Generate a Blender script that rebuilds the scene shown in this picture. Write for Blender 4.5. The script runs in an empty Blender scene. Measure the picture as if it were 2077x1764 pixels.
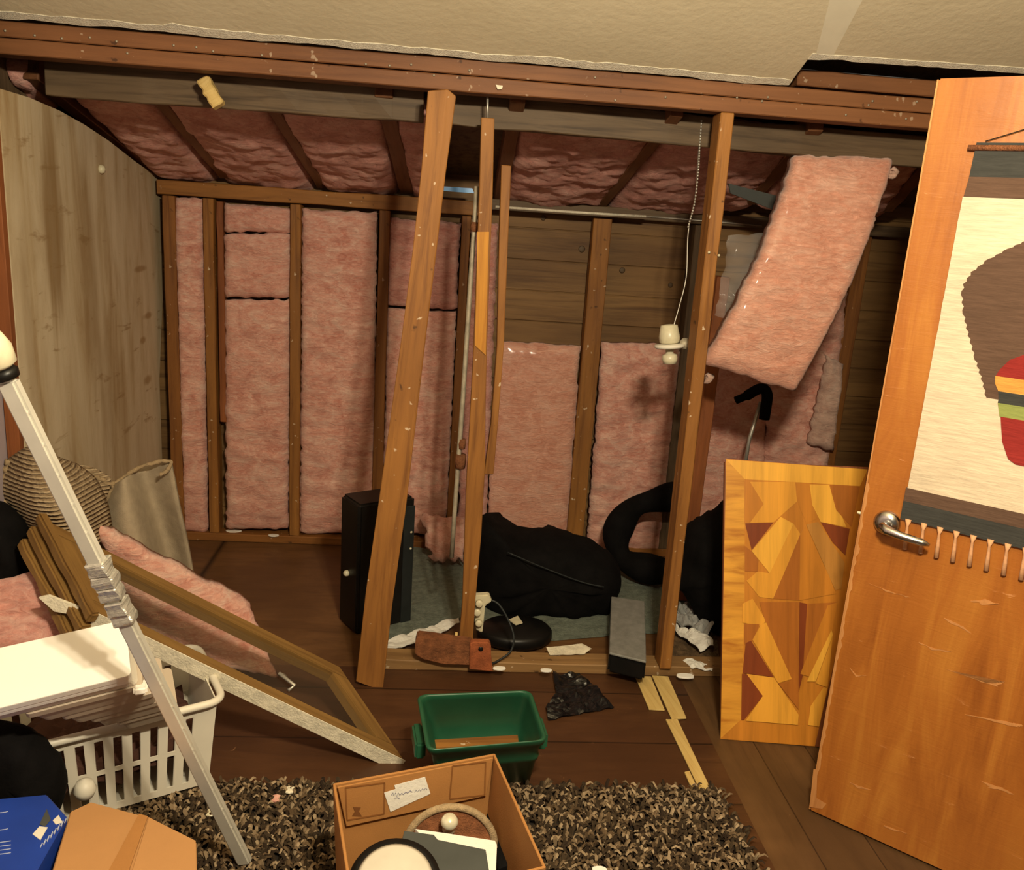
import bpy, bmesh, math, random
from mathutils import Vector, Matrix, noise
random.seed(7)
V = Vector
SC = bpy.context.scene
COL = SC.collection
R = math.radians

# ------------------------------------------------------------------ camera
W, H = 2077, 1764
FPX, PITCH, YAW, ROLL, CH = 1750, R(14.3), R(5.1), R(3.93), 1.65
fw = V((math.sin(YAW)*math.cos(PITCH), math.cos(YAW)*math.cos(PITCH), -math.sin(PITCH)))
r0 = V((math.cos(YAW), -math.sin(YAW), 0)); u0 = r0.cross(fw)
RT = r0*math.cos(ROLL) + u0*math.sin(ROLL)
UP = -r0*math.sin(ROLL) + u0*math.cos(ROLL)
CAM = V((0, 0, CH))
cd = bpy.data.cameras.new('camera'); cam = bpy.data.objects.new('camera', cd); COL.objects.link(cam)
cd.sensor_fit = 'HORIZONTAL'; cd.sensor_width = 36; cd.lens = 36*FPX/W; cd.clip_start = .02
m = Matrix((RT, UP, -fw)).transposed().to_4x4(); m.translation = CAM
cam.matrix_world = m
SC.camera = cam

# ------------------------------------------------------------------ world, lamp, exposure
wd = bpy.data.worlds.new('world'); SC.world = wd; wd.use_nodes = True
bg = wd.node_tree.nodes['Background']; bg.inputs[0].default_value = (1, .86, .68, 1); bg.inputs[1].default_value = .07
for i, (lx, ly) in enumerate(((.30, .42), (.42, .50))):
    ld = bpy.data.lights.new('ceiling_bulb', 'POINT'); ld.energy = 92; ld.color = (1, .86, .61); ld.shadow_soft_size = .045
    lo = bpy.data.objects.new('ceiling_bulb', ld); COL.objects.link(lo); lo.location = (lx, ly, 2.27)
SC.view_settings.view_transform = 'Standard'; SC.view_settings.look = 'None'
SC.view_settings.gamma = 1; SC.view_settings.use_curve_mapping = False
SC.view_settings.exposure = 0.45

# ------------------------------------------------------------------ pixel -> point on a real plane
def on(px, py, n, d):
    n = V(n); r = fw*FPX + RT*(px-W/2) - UP*(py-H/2)
    return CAM + r*((d-n.dot(CAM))/n.dot(r))
def PZ(px, py, z=0): return on(px, py, (0, 0, 1), z)
def PY(px, py, y): return on(px, py, (0, 1, 0), y)
def PX(px, py, x): return on(px, py, (1, 0, 0), x)
def PP(px, py, p, n): return on(px, py, n, V(n).dot(V(p)))

# ------------------------------------------------------------------ materials
def node_mat(name, rough=.7, metal=0, spec=.3, coat=0, coat_rough=.15):
    m = bpy.data.materials.new(name); m.use_nodes = True
    b = m.node_tree.nodes['Principled BSDF']
    b.inputs['Roughness'].default_value = rough; b.inputs['Metallic'].default_value = metal
    b.inputs['Specular IOR Level'].default_value = spec
    b.inputs['Coat Weight'].default_value = coat; b.inputs['Coat Roughness'].default_value = coat_rough
    return m, m.node_tree, b
def coords(nt, sc, typ='Object'):
    t = nt.nodes.new('ShaderNodeTexCoord'); mp = nt.nodes.new('ShaderNodeMapping')
    mp.inputs['Scale'].default_value = sc; nt.links.new(t.outputs[typ], mp.inputs[0]); return mp.outputs[0]
def ntex(nt, vec, scale, detail=4, rough=.55, dist=0):
    n = nt.nodes.new('ShaderNodeTexNoise'); n.inputs['Scale'].default_value = scale
    n.inputs['Detail'].default_value = detail; n.inputs['Roughness'].default_value = rough
    n.inputs['Distortion'].default_value = dist; nt.links.new(vec, n.inputs['Vector']); return n.outputs['Fac']
def ramp(nt, fac, stops):
    r = nt.nodes.new('ShaderNodeValToRGB'); nt.links.new(fac, r.inputs[0])
    e = r.color_ramp.elements
    while len(e) < len(stops): e.new(.5)
    for k, (p, c) in enumerate(stops): e[k].position = p; e[k].color = (*c, 1)
    return r.outputs[0]
def mixc(nt, fac, a, b, typ='MIX'):
    m = nt.nodes.new('ShaderNodeMix'); m.data_type = 'RGBA'; m.blend_type = typ
    for s, k in ((fac, 0), (a, 6), (b, 7)):
        if isinstance(s, (int, float)): m.inputs[k].default_value = s
        elif isinstance(s, tuple): m.inputs[k].default_value = (*s, 1)
        else: nt.links.new(s, m.inputs[k])
    return m.outputs[2]
def bump(nt, b, h, dist, strength=1):
    n = nt.nodes.new('ShaderNodeBump'); n.inputs['Distance'].default_value = dist; n.inputs['Strength'].default_value = strength
    nt.links.new(h, n.inputs['Height']); nt.links.new(n.outputs[0], b.inputs['Normal'])
def sc3(c, k): return tuple(min(1, x*k) for x in c)
def wood(name, c, c2=None, rough=.6, grain=30, stain=.5, bd=.002, long=(1, 1, .06), coat=0, spots=.0):
    m, nt, b = node_mat(name, rough, coat=coat)
    c2 = c2 or sc3(c, .45)
    f1 = ntex(nt, coords(nt, long), grain, 6, .65, .6)
    f2 = ntex(nt, coords(nt, (long[0]**.5, long[1]**.5, long[2]**.5)), 5, 3, .6)
    a = ramp(nt, f1, [(.3, c2), (.5, c), (.72, sc3(c, 1.25))])
    d = ramp(nt, f2, [(.38, (0, 0, 0)), (.62, (1, 1, 1))])
    col = mixc(nt, d, mixc(nt, stain, a, c2), a)
    if spots:
        f3 = ntex(nt, coords(nt, (1, 1, 1)), 38, 2, .5)
        s = ramp(nt, f3, [(.70, (0, 0, 0)), (.74, (1, 1, 1))])
        col = mixc(nt, s, col, mixc(nt, spots, col, (.75, .62, .45)))
        f4 = ntex(nt, coords(nt, (1.3, 1.1, 1.2)), 21, 2, .5)
        s = ramp(nt, f4, [(.25, (1, 1, 1)), (.30, (0, 0, 0))])
        col = mixc(nt, s, col, mixc(nt, .7, col, (.03, .012, .005)))
    nt.links.new(col, b.inputs['Base Color']); bump(nt, b, f1, bd)
    return m
def plain(name, c, rough=.6, metal=0, var=.15, scale=8, bd=0, coat=0, spec=.3, bscale=None):
    m, nt, b = node_mat(name, rough, metal, spec, coat)
    f = ntex(nt, coords(nt, (1, 1, 1)), scale, 5, .6)
    nt.links.new(ramp(nt, f, [(.3, sc3(c, 1-var)), (.7, sc3(c, 1+var))]), b.inputs['Base Color'])
    if bd: bump(nt, b, ntex(nt, coords(nt, (1, 1, 1)), bscale or scale*6, 5, .6), bd)
    return m
def pink(name, c=(.80, .40, .31), dark=(.58, .21, .15), light=(.90, .62, .50), coat=0):
    m, nt, b = node_mat(name, .95, spec=.15, coat=coat, coat_rough=.12)
    b.inputs['Sheen Weight'].default_value = .3
    f = ntex(nt, coords(nt, (1, 1, 1.5)), 8, 8, .68, 1.0)
    f2 = ntex(nt, coords(nt, (1, 1, 2.6)), 24, 7, .72, 1.6)
    a = ramp(nt, f, [(.36, dark), (.5, c), (.62, light)])
    col = mixc(nt, .45, a, ramp(nt, f2, [(.36, dark), (.5, c), (.63, light)]))
    nt.links.new(col, b.inputs['Base Color']); bump(nt, b, f2, .012, .8)
    if coat:
        n2 = nt.nodes.new('ShaderNodeBump'); n2.inputs['Distance'].default_value = .004
        nt.links.new(ntex(nt, coords(nt, (1, 1, 1)), 7, 2), n2.inputs['Height']); nt.links.new(n2.outputs[0], b.inputs['Coat Normal'])
    return m
M = {}
M['stud'] = wood('stud_wood', (.27, .110, .026), (.12, .042, .012), spots=.35)
M['studlt'] = wood('old_stud_wood', (.32, .138, .031), (.145, .054, .014), spots=.6)
M['orange'] = wood('split_orange_wood', (.58, .27, .035), (.36, .14, .02))
M['header'] = wood('header_wood', (.21, .088, .034), (.11, .042, .017), spots=.3)
M['darkwood'] = wood('weathered_beam_wood', (.15, .10, .055), (.055, .035, .02))
M['rafter'] = wood('rafter_wood', (.20, .085, .035), (.08, .03, .012))
M['redwood'] = wood('reddish_stud_wood', (.26, .085, .026), (.12, .036, .012))
M['sheath'] = wood('sheathing_boards_wood', (.22, .122, .045), (.09, .043, .017), grain=22)
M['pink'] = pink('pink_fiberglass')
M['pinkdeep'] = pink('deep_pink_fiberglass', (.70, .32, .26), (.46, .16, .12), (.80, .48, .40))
M['pinkfilm'] = pink('filmed_pink_fiberglass', (.80, .40, .29), (.66, .27, .18), (.88, .54, .42), coat=.55)
M['fuzz'] = pink('greyed_fiberglass', (.66, .42, .33), (.46, .26, .20), (.78, .58, .47))
M['black'] = plain('black_cloth', (.004, .0035, .0035), .9, var=.5, scale=14, bd=.002, spec=.12)
M['blackp'] = plain('black_plastic', (.006, .0055, .005), .4, var=.4, scale=10)
M['blackfilm'] = plain('black_film', (.008, .008, .009), .22, var=.4, scale=20, bd=.004, bscale=30, spec=.5)
M['charcoal'] = plain('charcoal_case', (.016, .019, .019), .5, var=.25, scale=20)
M['greytop'] = plain('grey_case_top', (.20, .20, .185), .5, var=.2, scale=30, bd=.001)
M['white'] = plain('white_plastic', (.86, .84, .78), .4, var=.02, scale=3, spec=.4)
M['white2'] = plain('offwhite_plastic', (.70, .66, .56), .45, var=.06, scale=5, spec=.4)
M['paint'] = plain('chipped_white_paint', (.80, .74, .58), .7, var=.22, scale=25, bd=.003)
M['cream'] = plain('cream_ceramic', (.62, .57, .40), .35, var=.12, scale=30, spec=.5)
M['rust'] = plain('rusted_iron', (.20, .075, .03), .85, var=.45, scale=24, bd=.004)
M['rust2'] = plain('red_rusted_iron', (.30, .085, .03), .85, var=.3, scale=30, bd=.003)
M['green'] = plain('green_plastic', (.016, .085, .042), .38, var=.15, scale=6, spec=.5)
M['card'] = plain('brown_cardboard', (.36, .165, .048), .85, var=.08, scale=7, bd=.0006, bscale=300)
M['cardedge'] = plain('cardboard_edge', (.58, .29, .09), .9, var=.15, scale=60, bd=.002)
M['cardlight'] = plain('light_cardboard', (.42, .215, .080), .85, var=.05, scale=5, bd=.0005, bscale=300)
M['steel'] = plain('brushed_steel', (.55, .54, .52), .22, 1, var=.1, scale=12)
M['dull'] = plain('dull_zinc', (.50, .48, .42), .45, .7, var=.2, scale=15)
M['conduit'] = plain('aged_conduit', (.40, .35, .26), .55, .3, var=.3, scale=20, bd=.001)
M['brassy'] = plain('tarnished_glass_knob', (.75, .72, .55), .12, .3, var=.15, scale=30, spec=.8)
M['blue'] = plain('blue_printed_card', (.012, .045, .30), .4, var=.2, scale=4, spec=.4)
M['bluestrip'] = plain('blue_daylight_colour', (.03, .35, .95), .3, var=.2, scale=10, spec=.6)  # blue of outdoor daylight showing through the eave gap, as plain colour
M['darkgrey'] = plain('dark_grey_card', (.06, .065, .06), .6, var=.12, scale=10)
M['paper'] = plain('white_paper', (.74, .72, .66), .7, var=.05, scale=12, bd=.002)
M['greypaper'] = plain('grey_paper', (.30, .30, .29), .7, var=.25, scale=14, bd=.004)
M['dirt'] = plain('dirty_debris', (.16, .10, .05), .95, var=.5, scale=40, bd=.01)
M['ink'] = plain('grey_ink', (.16, .16, .24), .7, var=.1)
M['knit'] = plain('beige_yarn', (.40, .29, .165), .95, var=.25, scale=60, bd=.004)
M['carpetback'] = plain('grey_carpet_backing', (.36, .29, .20), .95, var=.12, scale=30, bd=.002, bscale=400)
M['blonde'] = wood('blonde_splinter_wood', (.66, .50, .20), (.48, .31, .10), grain=40)
M['plate'] = wood('worn_plate_wood', (.30, .175, .070), (.16, .08, .03), spots=.4)
M['sash'] = wood('old_sash_wood', (.24, .135, .04), (.12, .06, .018), rough=.5)
M['bluegreen'] = plain('grey_green_carpet', (.155, .18, .145), .98, var=.28, scale=45, bd=.006, bscale=160)
M['wallp'] = plain('lilac_wall_paint', (.36, .30, .33), .6, var=.06, scale=3)
M['tape'] = plain('silver_tape', (.52, .50, .44), .28, .55, var=.2, scale=25, bd=.004, bscale=50)
M['beige'] = plain('shaded_white_plastic', (.46, .38, .29), .45, var=.08, scale=6, spec=.35)  # darker copy of the tub white, shade below the lid in its colour
M['dialface'] = plain('aged_dial_face', (.50, .46, .38), .5, var=.05, scale=20)
M['tornpaper'] = plain('torn_white_paper', (.84, .80, .66), .7, var=.14, scale=30, bd=.004)

def glass(name, tint=(.9, .93, .9), rough=.03, alpha=.2):
    m, nt, b = node_mat(name, rough, spec=.5)
    b.inputs['Base Color'].default_value = (*tint, 1); b.inputs['Alpha'].default_value = alpha
    bump(nt, b, ntex(nt, coords(nt, (1, 1, 1)), 9, 3), .004)
    return m
M['glass'] = glass('dusty_window_glass', (.12, .11, .08), .10, .09)
M['film'] = glass('clear_plastic_sheet', (.8, .78, .75), .12, .10)

def mat_ceiling():
    m, nt, b = node_mat('ceiling_paint', .55, spec=.25)
    f = ntex(nt, coords(nt, (1, 1, 1)), 2.3, 5, .6)
    col = ramp(nt, f, [(.35, (.66, .58, .40)), (.65, (.73, .65, .46))])
    f3 = ntex(nt, coords(nt, (3, 1, 1)), 9, 6, .7)
    col = mixc(nt, ramp(nt, f3, [(.72, (0, 0, 0)), (.78, (.35, .35, .35))]), col, (.52, .42, .27))
    nt.links.new(col, b.inputs['Base Color']); bump(nt, b, ntex(nt, coords(nt, (1, 1, 1)), 40, 3), .0015)
    return m
M['ceiling'] = mat_ceiling()
def mat_panel():   # stained plywood end panel with vertical water stains
    m, nt, b = node_mat('stained_plywood', .7)
    f = ntex(nt, coords(nt, (1, 2.6, .30)), 2.6, 5, .55, .8)
    f2 = ntex(nt, coords(nt, (1, 1.6, .5)), 6, 7, .7, .6)
    col = ramp(nt, f, [(.36, (.30, .19, .075)), (.44, (.42, .32, .18)), (.50, (.50, .41, .27)), (.62, (.58, .49, .34))])
    col = mixc(nt, .4, col, ramp(nt, f2, [(.32, (.34, .24, .13)), (.55, (.54, .45, .31))]))
    f3 = ntex(nt, coords(nt, (1, 1.2, 4.5)), 4.2, 4, .6, .4)
    col = mixc(nt, ramp(nt, f3, [(.62, (0, 0, 0)), (.70, (.6, .6, .6))]), col, (.24, .14, .05))
    # old water stains and scuffs, each with its own place on the board (object y = depth, z = height)
    tc = nt.nodes.new('ShaderNodeTexCoord')
    def spot(y, z, ry, rz, c, k):
        nonlocal col
        mp = nt.nodes.new('ShaderNodeMapping'); mp.inputs['Location'].default_value = (0, -y/ry, -z/rz); mp.inputs['Scale'].default_value = (0, 1/ry, 1/rz)
        nt.links.new(tc.outputs['Object'], mp.inputs[0])
        ad = nt.nodes.new('ShaderNodeVectorMath'); ad.operation = 'LENGTH'; nt.links.new(mp.outputs[0], ad.inputs[0])
        s = nt.nodes.new('ShaderNodeMath'); s.operation = 'ADD'; nt.links.new(ad.outputs['Value'], s.inputs[0])
        n = nt.nodes.new('ShaderNodeMath'); n.operation = 'MULTIPLY'; n.inputs[1].default_value = 1.1; nt.links.new(f, n.inputs[0]); nt.links.new(n.outputs[0], s.inputs[1])
        fac = ramp(nt, s.outputs[0], [(.80, (k,)*3), (1.0, (k*.35,)*3), (1.0, (0, 0, 0))])
        s2 = nt.nodes.new('ShaderNodeMath'); s2.operation = 'MULTIPLY'; s2.inputs[1].default_value = .62; nt.links.new(s.outputs[0], s2.inputs[0])
        fac = ramp(nt, s2.outputs[0], [(.62, (k,)*3), (.92, (0, 0, 0))])
        col = mixc(nt, fac, col, c)
    for px, py, ry, rz, k in ((108, 470, .10, .42, .75), (60, 700, .05, .5, .35), (185, 560, .11, .6, .45), (215, 780, .10, .4, .35)):
        p = PX(px, py, -1.30); spot(p.y, p.z, ry, rz, (.24, .15, .06), k)
    for px, py, ry, rz in ((285, 545, .10, .018), (300, 640, .08, .022), (290, 690, .05, .02), (300, 770, .07, .03)):
        p = PX(px, py, -1.30); spot(p.y, p.z, ry, rz, (.27, .16, .055), .7)
    nt.links.new(col, b.inputs['Base Color']); bump(nt, b, f2, .002)
    return m
M['panel'] = mat_panel()
def mat_floor(name, c, c2, width, long, scratch=.5, axis=0):
    m, nt, b = node_mat(name, .42, spec=.4)
    f = ntex(nt, coords(nt, long), 16, 7, .68, .8)
    f2 = ntex(nt, coords(nt, (1, 1, 1)), 2.6, 4, .6)
    col = ramp(nt, f, [(.3, c2), (.5, c), (.74, sc3(c, 1.5))])
    col = mixc(nt, ramp(nt, f2, [(.4, (0, 0, 0)), (.6, (.7, .7, .7))]), col, c2)
    # board joints
    t = nt.nodes.new('ShaderNodeTexCoord'); s = nt.nodes.new('ShaderNodeSeparateXYZ'); nt.links.new(t.outputs['Object'], s.inputs[0])
    d = nt.nodes.new('ShaderNodeMath'); d.operation = 'DIVIDE'; d.inputs[1].default_value = width; nt.links.new(s.outputs[axis], d.inputs[0])
    fr = nt.nodes.new('ShaderNodeMath'); fr.operation = 'FRACT'; nt.links.new(d.outputs[0], fr.inputs[0])
    j = ramp(nt, fr.outputs[0], [(0, (1, 1, 1)), (.02, (0, 0, 0)), (.985, (0, 0, 0)), (1, (1, 1, 1))])
    fl = nt.nodes.new('ShaderNodeMath'); fl.operation = 'FLOOR'; nt.links.new(d.outputs[0], fl.inputs[0])
    wn = nt.nodes.new('ShaderNodeTexWhiteNoise'); wn.noise_dimensions = '1D'; nt.links.new(fl.outputs[0], wn.inputs['W'])
    col = mixc(nt, .35, col, mixc(nt, wn.outputs['Value'], sc3(c, .6), sc3(c, 1.3)))
    col = mixc(nt, j, col, (.012, .006, .003))
    f4 = ntex(nt, coords(nt, (1.4, 1, 1)), 26, 7, .75, 1.5)
    col = mixc(nt, ramp(nt, f4, [(.66, (0, 0, 0)), (.72, (scratch,)*3)]), col, (.36, .19, .085))
    nt.links.new(col, b.inputs['Base Color']); bump(nt, b, f, .0015)
    return m
M['floor'] = mat_floor('dark_worn_floorboards', (.080, .034, .014), (.038, .015, .007), .30, (.16, 1, 1), .6, 1)
M['floor2'] = mat_floor('brown_floorboards', (.11, .057, .023), (.045, .022, .009), .17, (1, .12, 1), .45, 0)
M['osb'] = mat_floor('rough_plywood_floor', (.155, .075, .028), (.068, .029, .011), 1.22, (.22, 1, 1), .5, 0)
def mat_rug():
    m, nt, b = node_mat('shag_yarn', .95, spec=.1)
    g = nt.nodes.new('ShaderNodeNewGeometry')
    col = ramp(nt, g.outputs['Random Per Island'], [(0, (.025, .016, .011)), (.40, (.05, .035, .021)), (.60, (.11, .072, .04)), (.80, (.23, .165, .10)), (1, (.36, .27, .17))])
    nt.links.new(col, b.inputs['Base Color']); return m
M['shag'] = mat_rug()
def mat_door():
    m, nt, b = node_mat('varnished_door_veneer', .38, spec=.4, coat=.15, coat_rough=.3)
    f = ntex(nt, coords(nt, (1, 1, .12)), 16, 6, .65, .9)
    f2 = ntex(nt, coords(nt, (1, 1, .8)), 3.5, 5, .6)
    col = ramp(nt, f, [(.3, (.25, .075, .012)), (.5, (.37, .125, .020)), (.7, (.47, .19, .032))])
    col = mixc(nt, ramp(nt, f2, [(.4, (0, 0, 0)), (.65, (.6, .6, .6))]), col, (.35, .115, .018))
    # faint horizontal scratches down low, wear spots
    f3 = ntex(nt, coords(nt, (2.2, 2.2, 12)), 3.6, 5, .7, .7)
    col = mixc(nt, ramp(nt, f3, [(.66, (0, 0, 0)), (.71, (.55, .55, .55))]), col, (.68, .33, .14))
    nt.links.new(col, b.inputs['Base Color']); bump(nt, b, f3, .001)
    return m
M['door'] = mat_door()
M['dooredge'] = wood('worn_door_edge', (.55, .26, .09), (.36, .14, .04))
def weave(name, c):
    m, nt, b = node_mat(name, .95, spec=.1)
    f = ntex(nt, coords(nt, (.12, .12, 1)), 130, 4, .6)
    f2 = ntex(nt, coords(nt, (.5, .5, 2)), 6, 4, .6)
    col = mixc(nt, .5, ramp(nt, f, [(.35, sc3(c, .72)), (.65, sc3(c, 1.15))]), ramp(nt, f2, [(.35, sc3(c, .85)), (.65, sc3(c, 1.1))]))
    nt.links.new(col, b.inputs['Base Color']); bump(nt, b, f, .002); return m
M['wcream'] = weave('cream_weave', (.64, .53, .39)); M['wgrey'] = weave('charcoal_weave', (.050, .050, .046))
M['wbrown'] = weave('brown_weave', (.115, .068, .047)); M['wred'] = weave('red_weave', (.26, .028, .024))
M['worange'] = weave('orange_weave', (.62, .30, .07)); M['wgreen'] = weave('green_weave', (.26, .30, .09))
M['tassel'] = plain('tan_tassel', (.62, .33, .17), .95, var=.2, scale=50)
INL = {}
for k, c in dict(a=(.66, .30, .035), b=(.74, .38, .05), c=(.50, .19, .022), d=(.38, .125, .018), e=(.20, .045, .012), f=(.70, .33, .04), g=(.44, .20, .04)).items():
    INL[k] = wood('inlay_veneer_'+k, c, sc3(c, .72), rough=.35, grain=24, stain=.3, bd=.0003, coat=.2)
INL['h'] = wood('rippled_border_veneer', (.66, .32, .04), (.36, .12, .012), rough=.35, grain=16, long=(.2, 1, 1.6), bd=.0003, coat=.2)

# ------------------------------------------------------------------ object helpers
WM = {}
def tag(o, label=None, cat=None, group=None, kind=None):
    if label: o['label'] = label
    if cat: o['category'] = cat
    if group: o['group'] = group
    if kind: o['kind'] = kind
    return o
def empty(name, loc, label, cat, group=None):
    o = bpy.data.objects.new(name, None); COL.objects.link(o); o.empty_display_size = .05
    o.matrix_world = Matrix.Translation(V(loc)); WM[o.name] = Matrix.Translation(V(loc)); return tag(o, label, cat, group)
def grainframe(zdir, xdir=None, loc=(0, 0, 0)):
    z = V(zdir).normalized()
    x = V(xdir) if xdir is not None else (V((1, 0, 0)) if abs(z.x) < .8 else V((0, 1, 0)))
    x = (x - z*x.dot(z)).normalized(); y = z.cross(x)
    m = Matrix((x, y, z)).transposed().to_4x4(); m.translation = V(loc); return m
def mk(name, verts, faces, mat, parent=None, zdir=None, frame=None, smooth=False, bevel=0, mats=None, fm=None, segs=1):
    verts = [V(v) for v in verts]
    if frame is None:
        c = sum(verts, V())/len(verts); c.z = min(v.z for v in verts)
        frame = grainframe(zdir, None, c) if zdir is not None else Matrix.Translation(c)
    inv = frame.inverted()
    me = bpy.data.meshes.new(name); me.from_pydata([inv @ v for v in verts], [], faces)
    for mm in (mats or [mat]): me.materials.append(mm)
    if fm:
        for p, k in zip(me.polygons, fm): p.material_index = k
    bm = bmesh.new(); bm.from_mesh(me)
    bmesh.ops.recalc_face_normals(bm, faces=bm.faces)
    if bevel: bmesh.ops.bevel(bm, geom=bm.edges[:], offset=bevel, segments=segs, affect='EDGES', clamp_overlap=True)
    if smooth:
        for f in bm.faces: f.smooth = True
    bm.to_mesh(me); bm.free()
    o = bpy.data.objects.new(name, me); COL.objects.link(o)
    if parent:
        o.parent = parent; o.matrix_basis = WM[parent.name].inverted() @ frame
    else: o.matrix_basis = frame
    WM[o.name] = frame
    return o
def prism_g(poly, vec):
    n = len(poly); vec = V(vec)
    vs = [V(p) for p in poly] + [V(p)+vec for p in poly]
    fs = [list(range(n)), list(range(2*n-1, n-1, -1))] + [[i, (i+1) % n, n+(i+1) % n, n+i] for i in range(n)]
    return vs, fs
def prism(name, poly, vec, mat, **k):
    vs, fs = prism_g(poly, vec); return mk(name, vs, fs, mat, **k)
def join(parts):
    vs, fs = [], []
    for a, b in parts:
        o = len(vs); vs += list(a); fs += [[i+o for i in f] for f in b]
    return vs, fs
def box_g(a, b):
    (x0, y0, z0), (x1, y1, z1) = a, b
    return prism_g([(x0, y0, z0), (x1, y0, z0), (x1, y1, z0), (x0, y1, z0)], (0, 0, z1-z0))
def obox_g(c, ax, ay, az):   # centre-bottom corner form: corner + three edge vectors
    c, ax, ay, az = map(V, (c, ax, ay, az))
    return prism_g([c, c+ax, c+ax+ay, c+ay], az)
def beam_g(a, b, w, d, side=(1, 0, 0), nseg=10, wob=.002, seed=0):
    a, b = V(a), V(b); z = (b-a).normalized(); x = V(side); x = (x-z*x.dot(z)).normalized(); y = z.cross(x)
    vs, fs = [], []
    for i in range(nseg+1):
        t = i/nseg; p = a.lerp(b, t)
        for k, (sx, sy) in enumerate(((-1, -1), (1, -1), (1, 1), (-1, 1))):
            n = noise.noise(V((t*7+seed*3.1, k*1.7, seed)))*wob*2
            m_ = noise.noise(V((t*7+seed*5.1, k*2.7, seed+9)))*wob*2
            vs.append(p + x*(sx*w/2+n) + y*(sy*d/2+m_))
    for i in range(nseg):
        for k in range(4):
            fs.append([i*4+k, i*4+(k+1) % 4, i*4+4+(k+1) % 4, i*4+4+k])
    fs += [[3, 2, 1, 0], [nseg*4+k for k in range(4)]]
    return vs, fs
def beam(name, a, b, w, d, mat, side=(1, 0, 0), seed=0, wob=.002, **k):
    vs, fs = beam_g(a, b, w, d, side, 12, wob, seed)
    o = mk(name, vs, fs, mat, frame=grainframe(V(b)-V(a), side, a), **k)
    return o
def tube_g(pts, r, n=10, cap=True):
    pts = [V(p) for p in pts]; rs = r if isinstance(r, (list, tuple)) else [r]*len(pts)
    vs, fs = [], []; prev = None
    for i, p in enumerate(pts):
        t = (pts[min(i+1, len(pts)-1)]-pts[max(i-1, 0)]).normalized()
        if prev is None: x = t.orthogonal().normalized()
        else: x = (prev-t*prev.dot(t)).normalized()
        prev = x; y = t.cross(x)
        for k in range(n):
            a = 2*math.pi*k/n; vs.append(p+(x*math.cos(a)+y*math.sin(a))*rs[i])
    for i in range(len(pts)-1):
        for k in range(n): fs.append([i*n+k, i*n+(k+1) % n, (i+1)*n+(k+1) % n, (i+1)*n+k])
    if cap: fs += [list(range(n-1, -1, -1)), [(len(pts)-1)*n+k for k in range(n)]]
    return vs, fs
def tube(name, pts, r, mat, n=10, **k):
    k.setdefault('smooth', True)
    vs, fs = tube_g(pts, r, n); return mk(name, vs, fs, mat, **k)
def spline(pts, n=8):
    pts = [V(p) for p in pts]; out = []
    P = [pts[0]*2-pts[1]]+pts+[pts[-1]*2-pts[-2]]
    for i in range(1, len(P)-2):
        for k in range(n):
            t = k/n; a, b, c, d = P[i-1:i+3]
            out.append(.5*((2*b)+(c-a)*t+(2*a-5*b+4*c-d)*t*t+(3*b-a-3*c+d)*t**3))
    return out+[pts[-1]]
def lathe_g(prof, c, axis=(0, 0, 1), n=28):
    c = V(c); z = V(axis).normalized(); x = z.orthogonal().normalized(); y = z.cross(x); vs, fs = [], []
    for r, h in prof:
        for k in range(n):
            a = 2*math.pi*k/n; vs.append(c+z*h+(x*math.cos(a)+y*math.sin(a))*max(r, 1e-4))
    for i in range(len(prof)-1):
        for k in range(n): fs.append([i*n+k, i*n+(k+1) % n, (i+1)*n+(k+1) % n, (i+1)*n+k])
    fs += [list(range(n)), [(len(prof)-1)*n+k for k in range(n)]]
    return vs, fs
def lathe(name, prof, c, mat, axis=(0, 0, 1), n=28, **k):
    k.setdefault('smooth', True)
    vs, fs = lathe_g(prof, c, axis, n); return mk(name, vs, fs, mat, **k)
def fbm(p, o=4):
    return noise.fractal(p, .9, 2.1, o)
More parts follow.
